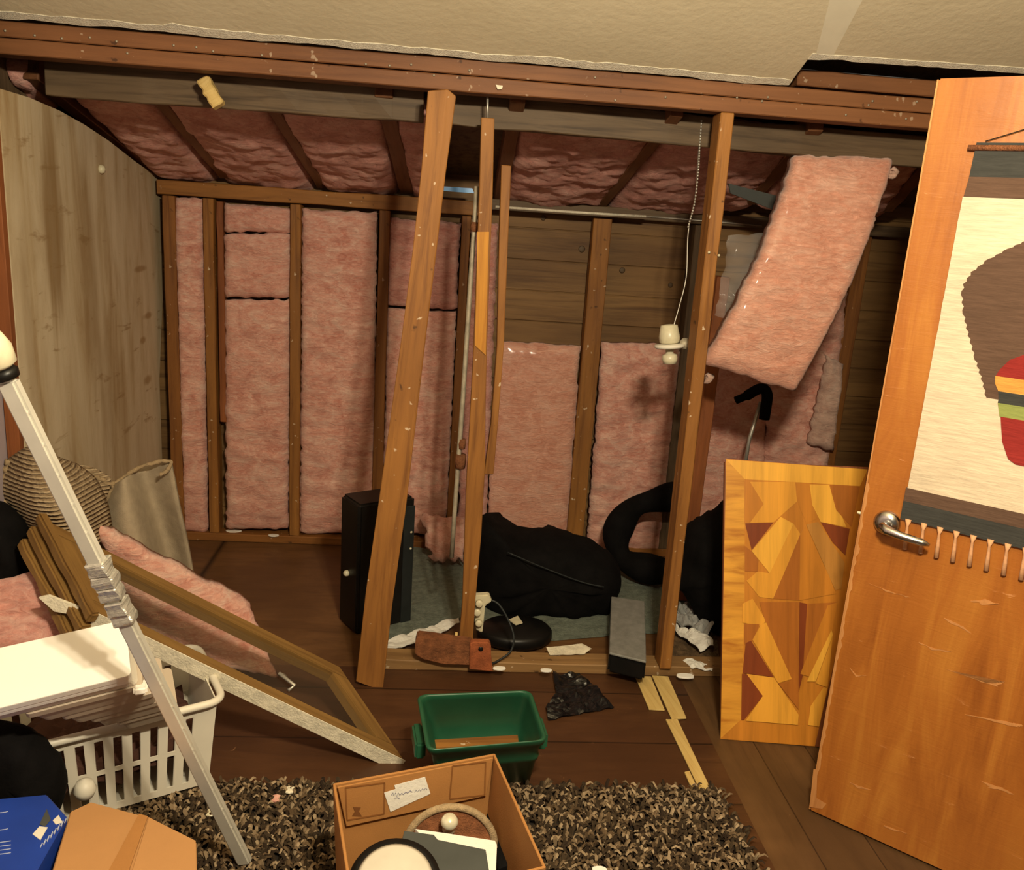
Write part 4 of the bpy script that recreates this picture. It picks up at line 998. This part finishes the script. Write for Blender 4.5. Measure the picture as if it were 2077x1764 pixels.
parts = [prism_g([BP(x, y, .0078) for x, y in ((716, 1636), (732, 1637), (728, 1645), (734, 1655), (714, 1654), (720, 1645))], bn*.0006)]
mk('printed_mark', *join(parts), plain('brown_print_dark', (.16, .06, .015), .9), parent=FLAP)
lb = [BP(x, y, .0082) for x, y in ((779, 1607), (802, 1600), (800, 1592), (862, 1575), (873, 1609), (792, 1646))]
LBL = mk('paper_label', *prism_g(lb, bn*.0008), M['paper'], parent=cbx)
parts = []
sc_ = [(794, 1612), (797, 1607), (799, 1613), (802, 1607), (805, 1615), (808, 1607), (811, 1612), (815, 1608), (818, 1611), (823, 1606), (827, 1608), (832, 1603), (836, 1606)]
parts.append(tube_g([BP(x, y, .0093) for x, y in sc_], .0009, 5))
sc_ = [(841, 1606), (844, 1602), (847, 1606), (850, 1600), (853, 1604), (857, 1599), (860, 1602), (864, 1597), (866, 1601)]
parts.append(tube_g([BP(x, y, .0093) for x, y in sc_], .0007, 5))
parts.append(tube_g([BP(x, y, .0093) for x, y in ((800, 1618), (806, 1617), (811, 1620))], .0008, 5))
mk('handwriting', *join(parts), M['ink'], parent=LBL)
# contents
# contents sit inside the box
def BZ(x, y, z): return PZ(x, y, z)
fc = BZ(905, 1712, .22)
rf = empty('picture_frame', fc, 'round wicker rimmed frame leaning inside the cardboard box', 'frame')
e1 = BZ(822, 1720, .20); e2 = BZ(1003, 1715, .20); et = BZ(915, 1636, .29)
ux = (e2-e1)/2; c0 = (e1+e2)/2; uy = et-c0
rim = [c0+ux*math.cos(t)+uy*math.sin(t) for t in [2*math.pi*k/40 for k in range(41)]]
tube('rim', rim, .009, M['knit'], parent=rf, n=8)
pn = ux.cross(uy).normalized()
mk('backing', *prism_g([c0+ux*.97*math.cos(t)+uy*.97*math.sin(t)-pn*.004 for t in [2*math.pi*k/40 for k in range(40)]], pn*.005), M['rust'], parent=rf)
kb = BZ(911, 1674, .26)
lathe('glass_knob', [(.010, -.02), (.016, -.012), (.012, -.004), (.018, .006), (.021, .016), (.016, .026), (.004, .03)], kb, M['brassy'], axis=(0, -.3, 1), parent=rf, n=16)
fo = [(820, 1684), (880, 1692), (888, 1702), (985, 1722), (992, 1764), (985, 1860), (790, 1860), (806, 1740)]
zf = .30
tag(mk('grey_folder', *prism_g([BZ(x, y, zf) for x, y in fo], (0, 0, -.012)), M['darkgrey'], bevel=.001), 'dark grey folder lying on top inside the cardboard box', 'folder')
wf = [(842, 1680), (884, 1686), (925, 1692), (1004, 1704), (1008, 1712), (1006, 1764), (1000, 1860), (900, 1860), (880, 1720)]
tag(mk('white_folder', *prism_g([BZ(x, y, zf-.014) for x, y in wf], (0, 0, -.010)), M['paper'], bevel=.001), 'white folder just beneath the grey folder in the cardboard box', 'folder')
pc = BZ(800, 1788, .325)
dp = empty('round_dial', pc, 'round white faced dial with black rim in the cardboard box', 'dial')
lathe('black_rim', [(.090, -.016), (.096, -.008), (.094, 0), (.080, .004)], pc, M['blackp'], axis=(0, -.35, 1), parent=dp, n=48)
lathe('white_face', [(.075, .003), (.078, .006), (.070, .009), (.03, .0085), (.002, .0085)], pc, M['dialface'], axis=(0, -.35, 1), parent=dp, n=48)
tag(mk('black_case', *prism_g([BZ(x, y, .20) for x, y in ((985, 1640), (1003, 1645), (1050, 1745), (1010, 1760))], (0, 0, -.10)), M['black'], bevel=.004), 'black flat case wedged at the right inside the cardboard box', 'case')

# ------------------------------------------------------------------ folded kraft box and blue box, lower left
zk = .285
K = [(98, 1790), (142, 1645), (185, 1625), (280, 1650), (302, 1655), (398, 1706), (400, 1800)]
kr = empty('kraft_box', PZ(260, 1720, 0), 'closed brown kraft box at the bottom left corner beside the blue box', 'box')
P = [PZ(x, y, zk) for x, y in K]+[PZ(400, 1900, zk), PZ(60, 1900, zk)]
mk('box_body', *prism_g(P, (0, 0, -(zk-.036))), M['cardlight'], parent=kr, bevel=.003)
mk('tape_flap', *prism_g([PZ(x, y, zk+.001) for x, y in ((282, 1652), (300, 1657), (250, 1800), (180, 1900), (150, 1900), (235, 1740))], (0, 0, .003)), M['card'], parent=kr)
mk('top_flap', *prism_g([PZ(x, y, zk+.001) for x, y in ((302, 1660), (397, 1708), (398, 1800), (395, 1900), (210, 1900), (262, 1790))], (0, 0, .004)), M['cardlight'], parent=kr)
zb = .295
bb = empty('blue_box', PZ(50, 1700, 0), 'glossy blue printed box in the bottom left corner', 'box')
P = [PZ(-150, 1632, zb), PZ(95, 1610, zb), PZ(136, 1655, zb), PZ(75, 1764, zb), PZ(20, 1860, zb), PZ(-200, 1860, zb)]
BBD = mk('box_body', *prism_g(P, (0, 0, -(zb-.036))), M['blue'], bevel=.003, parent=bb)
parts = [prism_g([PZ(x, y, zb+.0005) for x, y in q], (0, 0, .001)) for q in (((66, 1692), (80, 1676), (97, 1678), (82, 1704)), ((107, 1664), (119, 1653), (127, 1668), (113, 1672)))]
mk('printed_logo', *join(parts), M['white2'], parent=BBD)
mk('printed_emblem', *prism_g([PZ(x, y, zb+.0005) for x, y in ((80, 1672), (95, 1641), (103, 1662), (92, 1676))], (0, 0, .001)), M['darkgrey'], parent=BBD)
parts = []
for k in range(7):
    x0, y0 = 82+k*7, 1718-k*7.5
    parts.append(tube_g([PZ(x0, y0, zb+.001), PZ(x0+4, y0-9, zb+.001), PZ(x0+7, y0-4, zb+.001), PZ(x0+10, y0-13, zb+.001)], .0011, 4))
for k, y0 in enumerate((1648, 1683, 1708, 1716, 1724, 1732)):
    parts.append(tube_g([PZ(0, y0, zb+.001), PZ(12, y0-1.5, zb+.001), PZ(22 if k > 1 else 16, y0-3, zb+.001)], .0008, 4))
mk('printed_text', *join(parts), plain('pale_blue_print', (.45, .5, .65), .6), parent=BBD)
tag(lathe('small_ball', [(.002, -.03), (.02, -.02), (.028, 0), (.02, .02), (.002, .03)], PZ(172, 1600, .16), M['white2'], n=20), 'white round ball cap between the laundry basket and kraft box', 'ball')

# ------------------------------------------------------------------ laundry basket
hb = .27
bt = [PZ(425, 1432, hb), PZ(470, 1378, hb)]
A = V((-.60, 2.155, 0)); Bk = PZ(290, 1648); Bk.z = 0
dirx = (V((-.600, 2.175, 0))-Bk).normalized()       # front face direction, to the right
fr_r = V((-.600, 2.175, 0)); fr_l = fr_r-dirx*.50
nin = V((-dirx.y, dirx.x, 0))
if nin.y < 0: nin = -nin
DEP = .34
lb_ = empty('laundry_basket', V(fr_r)-dirx*.25+nin*.15, 'white slotted plastic laundry basket under the stacked white tubs', 'basket')
bot = [fr_l, fr_r, fr_r+nin*DEP*.82, fr_l+nin*DEP*.82]
bot = [p+V((0, 0, .008 if p.y > 2.2 else .036)) for p in bot]; bot = [V((p.x, p.y, .036)) for p in bot]
cB = sum(bot, V())/4
top = [V((cB.x+(p.x-cB.x)*1.10, cB.y+(p.y-cB.y)*1.16, hb+.03)) for p in bot]
def bq(i, s, h, off=0):    # point on basket side i
    j = (i+1) % 4; return bot[i].lerp(bot[j], s).lerp(top[i].lerp(top[j], s), h)
parts = []
def plate(i, s0, s1, h0, h1, th=.0035):
    P = [bq(i, s0, h0), bq(i, s1, h0), bq(i, s1, h1), bq(i, s0, h1)]
    c = sum(P, V())/4; inn = (V((cB.x, cB.y, c.z))-c).normalized(); return prism_g(P, inn*th)
for i in range(4):
    parts += [plate(i, 0, 1, 0, .08), plate(i, 0, 1, .86, 1.0), plate(i, 0, 1, .46, .51)]
    n = 12 if i % 2 == 0 else 7
    for k in range(n+1):
        s = k/n; wd = .022 if i % 2 == 0 else .035
        a, b = max(0, s-wd), min(1, s+wd)
        if k in (0,): b = .07
        if k == n: a = .93
        parts.append(plate(i, a, b, .05, .9))
# solid end face with the lit oval
parts.append(plate(1, .05, .95, .3, .9))
mk('slotted_wall', *join(parts), M['white2'], parent=lb_)
mk('basket_floor', *prism_g(bot, (0, 0, .004)), M['white2'], parent=lb_)
tr = rrect([V((cB.x+(p.x-cB.x)*1.06, cB.y+(p.y-cB.y)*1.06, hb+.03)) for p in top], .05, 6)
tube('rim', tr+[tr[0], tr[1]], .011, M['white2'], parent=lb_)
# brown cloth in basket
P = [V((cB.x+(p.x-cB.x)*.86, cB.y+(p.y-cB.y)*.86, .16)) for p in top]
patch('brown_cloth', P, plain('dark_brown_cloth', (.07, .03, .02), .95, bd=.003), .06, 'dark brown cloth lying inside the laundry basket', 'cloth', amp=.06, seed=12, res=.03)

# ------------------------------------------------------------------ stacked white tubs
tn = V((.10, -.50, .86)).normalized()
l1 = PZ(266, 1369, .57)
l0 = PP(254, 1256, l1, tn); l2 = PP(-130, 1468, l1, tn); l3 = l2+l0-l1
tb = empty('white_tub', (l0+l1)/2-tn*.05, 'topmost white lidded plastic tub of the stack over the laundry basket', 'tub', 'stacked white tubs')
Lq = [l0, l1, l2, l3]; cl = sum(Lq, V())/4; re = (l0+l1)/2
ex_ = (l1-l2).normalized()
def lr(s, d, r=.015, sx=0, sy=0, kx=1):
    return rrect([re+(p-re)*s+ex_*(p-re).dot(ex_)*s*(kx-1)-tn*d+(l0-l1).normalized()*sy+(l1-l2).normalized()*sx for p in Lq], r, 4)
mk('lid', *shell([lr(.975, .020), lr(1.0, .018), lr(1.0, .002, .012), lr(.99, 0, .012)]), M['white'], parent=tb)
mk('tub_rim', *shell([lr(.95, .036), lr(.985, .034), lr(.985, .024), lr(.97, .0205)]), M['white'], parent=tb)
mk('tub_body', *shell([lr(.88, .062, sx=.01), lr(.93, .0365)]), M['white2'], parent=tb)
for k in range(4):
    z1 = .066+k*.066; s_ = .93-.055*k
    q = dict(sx=.020+.022*k, sy=.006*k, kx=(.70, .62, .56, .50)[k])
    t2 = mk('stacked_tub', *shell([lr(s_*.88, z1+.063, **q), lr(s_*.95, z1+.020, **q), lr(s_, z1+.018, **q), lr(s_, z1, **q), lr(s_*.97, z1-.001, **q)]), M['beige'])  # tub sides take the darker tone as painted shade
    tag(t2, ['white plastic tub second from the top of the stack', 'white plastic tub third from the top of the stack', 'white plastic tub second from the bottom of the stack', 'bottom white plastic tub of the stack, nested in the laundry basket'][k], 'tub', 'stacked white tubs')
# clip at the right end
c = l1-tn*.06+(l1-l2).normalized()*.01
mk('clip', *obox_g(c+V((-.01, -.01, -.02)), (.03, .01, 0), (-.01, .04, 0), (0, 0, .02)), M['white'], bevel=.005, segs=2, parent=tb)

# ------------------------------------------------------------------ long white pole
p_lo = PZ(497, 1748, .035); p_hi = PZ(14, 770, 1.30)
d = (p_hi-p_lo)
po = empty('white_pole', p_lo, 'long slanting whitish metal pole with silver tape, from lower rug to upper left', 'pole')
vs, fs = beam_g(p_lo, p_hi, .036, .022, RT, 20, .0006)
mk('pole_shaft', vs, fs, plain('pale_enamel_metal', (.62, .60, .53), .3, .25, var=.08, scale=10, spec=.6), frame=grainframe(d, RT, p_lo), bevel=.005, segs=2, parent=po)
dd = d.normalized()
for k, (py, w) in enumerate(((1150, .024), (1175, .021), (1200, .026), (1228, .022), (1250, .026))):
    t = (1748-py)/(1748-770)
    # find the point on the shaft that projects at this row
    lo, hi = 0.0, 1.0
    for _ in range(30):
        mid = (lo+hi)/2; q = p_lo+d*mid-CAM
        row = H/2-FPX*q.dot(UP)/q.dot(fw)
        if row > py: lo = mid
        else: hi = mid
    c = p_lo+d*lo
    vs, fs = beam_g(c-dd*.016, c+dd*.016, .036+w*.35, .034, RT, 4, .004, k)
    mk('tape_wrap', vs, fs, M['tape'], frame=grainframe(dd, RT, c), bevel=.003, parent=po)
lathe('black_collar', [(.012, 0), (.024, .003), (.026, .016), (.018, .024)], p_hi, M['blackp'], axis=dd, parent=po, n=20)
lathe('pole_cap', [(.018, .022), (.030, .03), (.033, .06), (.026, .085), (.01, .09)], p_hi, M['cream'], axis=dd, parent=po, n=20)
# clamp below tub edge
lo = .0
for px, py in ((292, 1325),):
    pass

# ------------------------------------------------------------------ old window sash
BR = V((-.054, 2.326, .012)); TR = PY(690, 1352, 2.58); TL = PY(98, 1056, 2.52); BL = BR+TL-TR
sh = empty('window_sash', BR, 'old wooden window sash with glass leaning from the floor up to the left', 'window sash')
ux = (TL-TR).normalized(); wy = (TR-BR); wl = wy.length; uy = wy.normalized(); sn = ux.cross(uy).normalized()
if sn.z < 0: sn = -sn
LEN = (TL-TR).length
def SP(a, b, n=0): return BR+ux*a+uy*b+sn*n     # a along length from the floor end, b across
fw_ = .055
def rail(a0, b0, a1, b1, name, gd):
    vs, fs = prism_g([SP(a0, b0, .0), SP(a1, b0, .0), SP(a1, b1, .0), SP(a0, b1, .0)], sn*-.048)
    return mk(name, vs, fs, M['sash'], frame=grainframe(gd, uy if gd == ux else ux, SP(a0, b0)), bevel=.003, parent=sh, segs=2)
LST = rail(0, 0, LEN, fw_, 'lower_stile', ux); rail(0, wl-fw_, LEN, wl, 'upper_stile', ux)
rail(0, fw_, .06, wl-fw_, 'end_rail', uy); rail(LEN-.08, fw_, LEN, wl-fw_, 'end_rail', uy)
vs, fs = prism_g([SP(.0, -.001, .001), SP(LEN, -.001, .001), SP(LEN, -.001, -.049), SP(0, -.001, -.049)], uy*-.0035)
o = mk('painted_edge', vs, fs, M['paint'], frame=grainframe(ux, uy, BR), parent=LST); o['label'] = 'chipped white painted edge'
mk('glass_pane', *prism_g([SP(.055, fw_-.005, -.016), SP(LEN-.075, fw_-.005, -.016), SP(LEN-.075, wl-fw_+.005, -.016), SP(.055, wl-fw_+.005, -.016)], sn*-.003), M['glass'], parent=sh)
tube('sash_catch', [SP(.36, fw_+.02, .002), SP(.33, fw_+.045, .014), SP(.37, fw_+.07, .014), SP(.33, fw_+.09, .004)], .0055, M['dull'], parent=sh, n=8)
# moulded thick head at the left end
for k, (o1, o2, mt) in enumerate(((.0, .018, 'sash'), (-.05, .0, 'sash'), (-.10, -.06, 'sash'))):
    vs, fs = beam_g(SP(LEN+.012, -.02, o1-.01), SP(LEN+.012, wl+.02, o1-.01), .03+.012*k, .035, ux, 8, .003, k)
    mk('end_moulding', vs, fs, M[mt], frame=grainframe(uy, ux, SP(LEN, 0)), bevel=.006, segs=2, parent=sh)
vs, fs = prism_g([PY(x, y, 2.30) for x, y in ((78, 1212), (98, 1208), (160, 1232), (158, 1248), (110, 1240))], (0, .01, 0))
o = mk('bare_wood_patch', vs, fs, M['paint'], parent=sh)

# pink batts beneath the sash
batt('floor_batt', PY(184, 1058, 2.72), PY(505, 1226, 2.86), PZ(560, 1375, .05), PZ(300, 1330, .10), M['pink'], 'pink insulation slab lying under the glass of the window sash', thick=.05, bulge=.01, amp=.012, seed=60, edge=.012)
batt('floor_batt', PY(-60, 1190, 2.45), PY(90, 1150, 2.55), PY(270, 1330, 2.4), PY(-60, 1340, 2.3), M['pinkdeep'], 'reddish pink insulation heap at far left behind the white tub', thick=.08, bulge=.05, amp=.02, seed=62)

# ------------------------------------------------------------------ rolled carpet at left
rc = empty('carpet_roll', (-1.05, 3.0, 0), 'rolled beige looped carpet standing against the stained plywood panel', 'carpet')
def rsheet(name, q, mat, th=.012, rib=0, seed=0):
    """q: grid rows of (px,py,Y) control points -> smooth sheet"""
    rows = [spline([PY(*p) for p in r], 8) for r in q]
    cols = [spline([r[i] for r in rows], 8) for i in range(len(rows[0]))]
    n, mI = len(cols[0]), len(cols); vs, fs = [], []
    for c_ in cols:
        for j, p in enumerate(c_):
            d_ = .003*noise.noise(p*30)
            vs.append(p+V((0, -1, 0))*d_)
    cnt = len(vs)
    for i in range(mI-1):
        for j in range(n-1): fs.append([i*n+j, (i+1)*n+j, (i+1)*n+j+1, i*n+j+1])
    o = mk(name, vs, fs, mat, smooth=True, parent=rc)
    s = o.modifiers.new('s', 'SOLIDIFY'); s.thickness = th; s.offset = 1
    return o
def mat_rib(name, sx, sz):
    m, nt, b = node_mat(name, .95, spec=.1)
    w = nt.nodes.new('ShaderNodeTexWave'); w.bands_direction = 'Z'; w.inputs['Scale'].default_value = sz; w.inputs['Distortion'].default_value = 1.6; w.inputs['Detail'].default_value = 3; w.inputs['Detail Scale'].default_value = sx
    nt.links.new(coords(nt, (1, 1, 1)), w.inputs['Vector'])
    n2 = ntex(nt, coords(nt, (1, 1, .6)), 60, 3, .5)
    col = ramp(nt, w.outputs['Fac'], [(.1, (.20, .135, .075)), (.5, (.36, .26, .155)), (1, (.50, .39, .25))])
    col = mixc(nt, .4, col, ramp(nt, n2, [(.35, (.22, .15, .085)), (.65, (.48, .37, .24))]))
    nt.links.new(col, b.inputs['Base Color']); bump(nt, b, w.outputs['Fac'], .008); return m
M['rib'] = mat_rib('ribbed_loop_carpet', 3, 24)
# back faces (grey backing) right
rsheet('carpet_backing', [[(222, 985, 2.92), (250, 972, 2.86), (290, 950, 2.98), (345, 936, 2.95)], [(200, 1040, 2.88), (262, 1035, 2.82), (310, 1020, 2.99), (362, 1030, 2.95)], [(180, 1100, 2.86), (280, 1120, 2.80), (335, 1110, 3.0), (385, 1135, 2.98)], [(180, 1200, 2.86), (300, 1215, 2.80), (355, 1215, 3.0), (400, 1235, 2.98)]], M['carpetback'])
rsheet('looped_face', [[(18, 935, 2.72), (70, 905, 2.66), (115, 930, 2.7), (150, 945, 2.8)], [(5, 990, 2.70), (70, 975, 2.62), (130, 985, 2.66), (190, 975, 2.8)], [(20, 1040, 2.72), (80, 1040, 2.60), (140, 1050, 2.62), (215, 1030, 2.8)], [(60, 1100, 2.75), (100, 1110, 2.66), (160, 1110, 2.66), (225, 1090, 2.8)]], M['rib'])
rsheet('looped_fold', [[(130, 948, 2.9), (175, 946, 2.88), (222, 968, 2.9)], [(140, 1000, 2.86), (180, 995, 2.84), (220, 990, 2.88)], [(160, 1050, 2.84), (185, 1060, 2.84), (200, 1040, 2.86)], [(170, 1090, 2.84), (185, 1095, 2.84), (195, 1090, 2.86)]], M['rib'])
def fringe(q, r, seed):
    pts = spline([PY(*p) for p in q], 10)
    pts = [p+V((1, 1, 1))*noise.noise(p*90+V((seed, 0, 0)))*.006 for p in pts]
    tube('frayed_edge', pts, [r*(1+.5*noise.noise(p*120)) for p in pts], M['knit'], parent=rc, n=8)
fringe([(140, 970, 2.84), (180, 966, 2.84), (222, 982, 2.88), (240, 975, 2.9), (290, 945, 2.92), (345, 935, 2.94), (338, 955, 2.93), (325, 962, 2.92)], .007, 1)
fringe([(18, 935, 2.7), (5, 985, 2.69), (2, 1010, 2.69), (25, 1030, 2.68), (40, 1060, 2.68)], .012, 2)
fringe([(228, 985, 2.88), (205, 1040, 2.88), (180, 1085, 2.86), (185, 1110, 2.85)], .006, 3)
# dark things in the left background
blob('black_coat', [(-80, 1010), (20, 1030), (55, 1090), (62, 1160), (30, 1230), (-80, 1250)], 2.62, .2, M['black'], 'black cloth heap at the left picture edge below the carpet roll', 'cloth', amp=.02, seed=21)
blob('shade_lump', [(-120, 1440), (40, 1470), (90, 1510), (122, 1560), (128, 1620), (90, 1655), (-120, 1660)], 1.90, .12, M['black'], 'black lump added as shade and faint dark things below the stacked tubs at left', 'bag', amp=.02, seed=22)  # added black lump; stands in for the darkness under the tubs
tag(lathe('foam_knob', [(.002, -.012), (.014, -.008), (.017, .004), (.012, .014), (.002, .017)], PX(204, 343, -1.298), M['cream'], axis=(1, 0, 0), n=14), 'pale foam knob stuck to the stained plywood panel', 'knob')
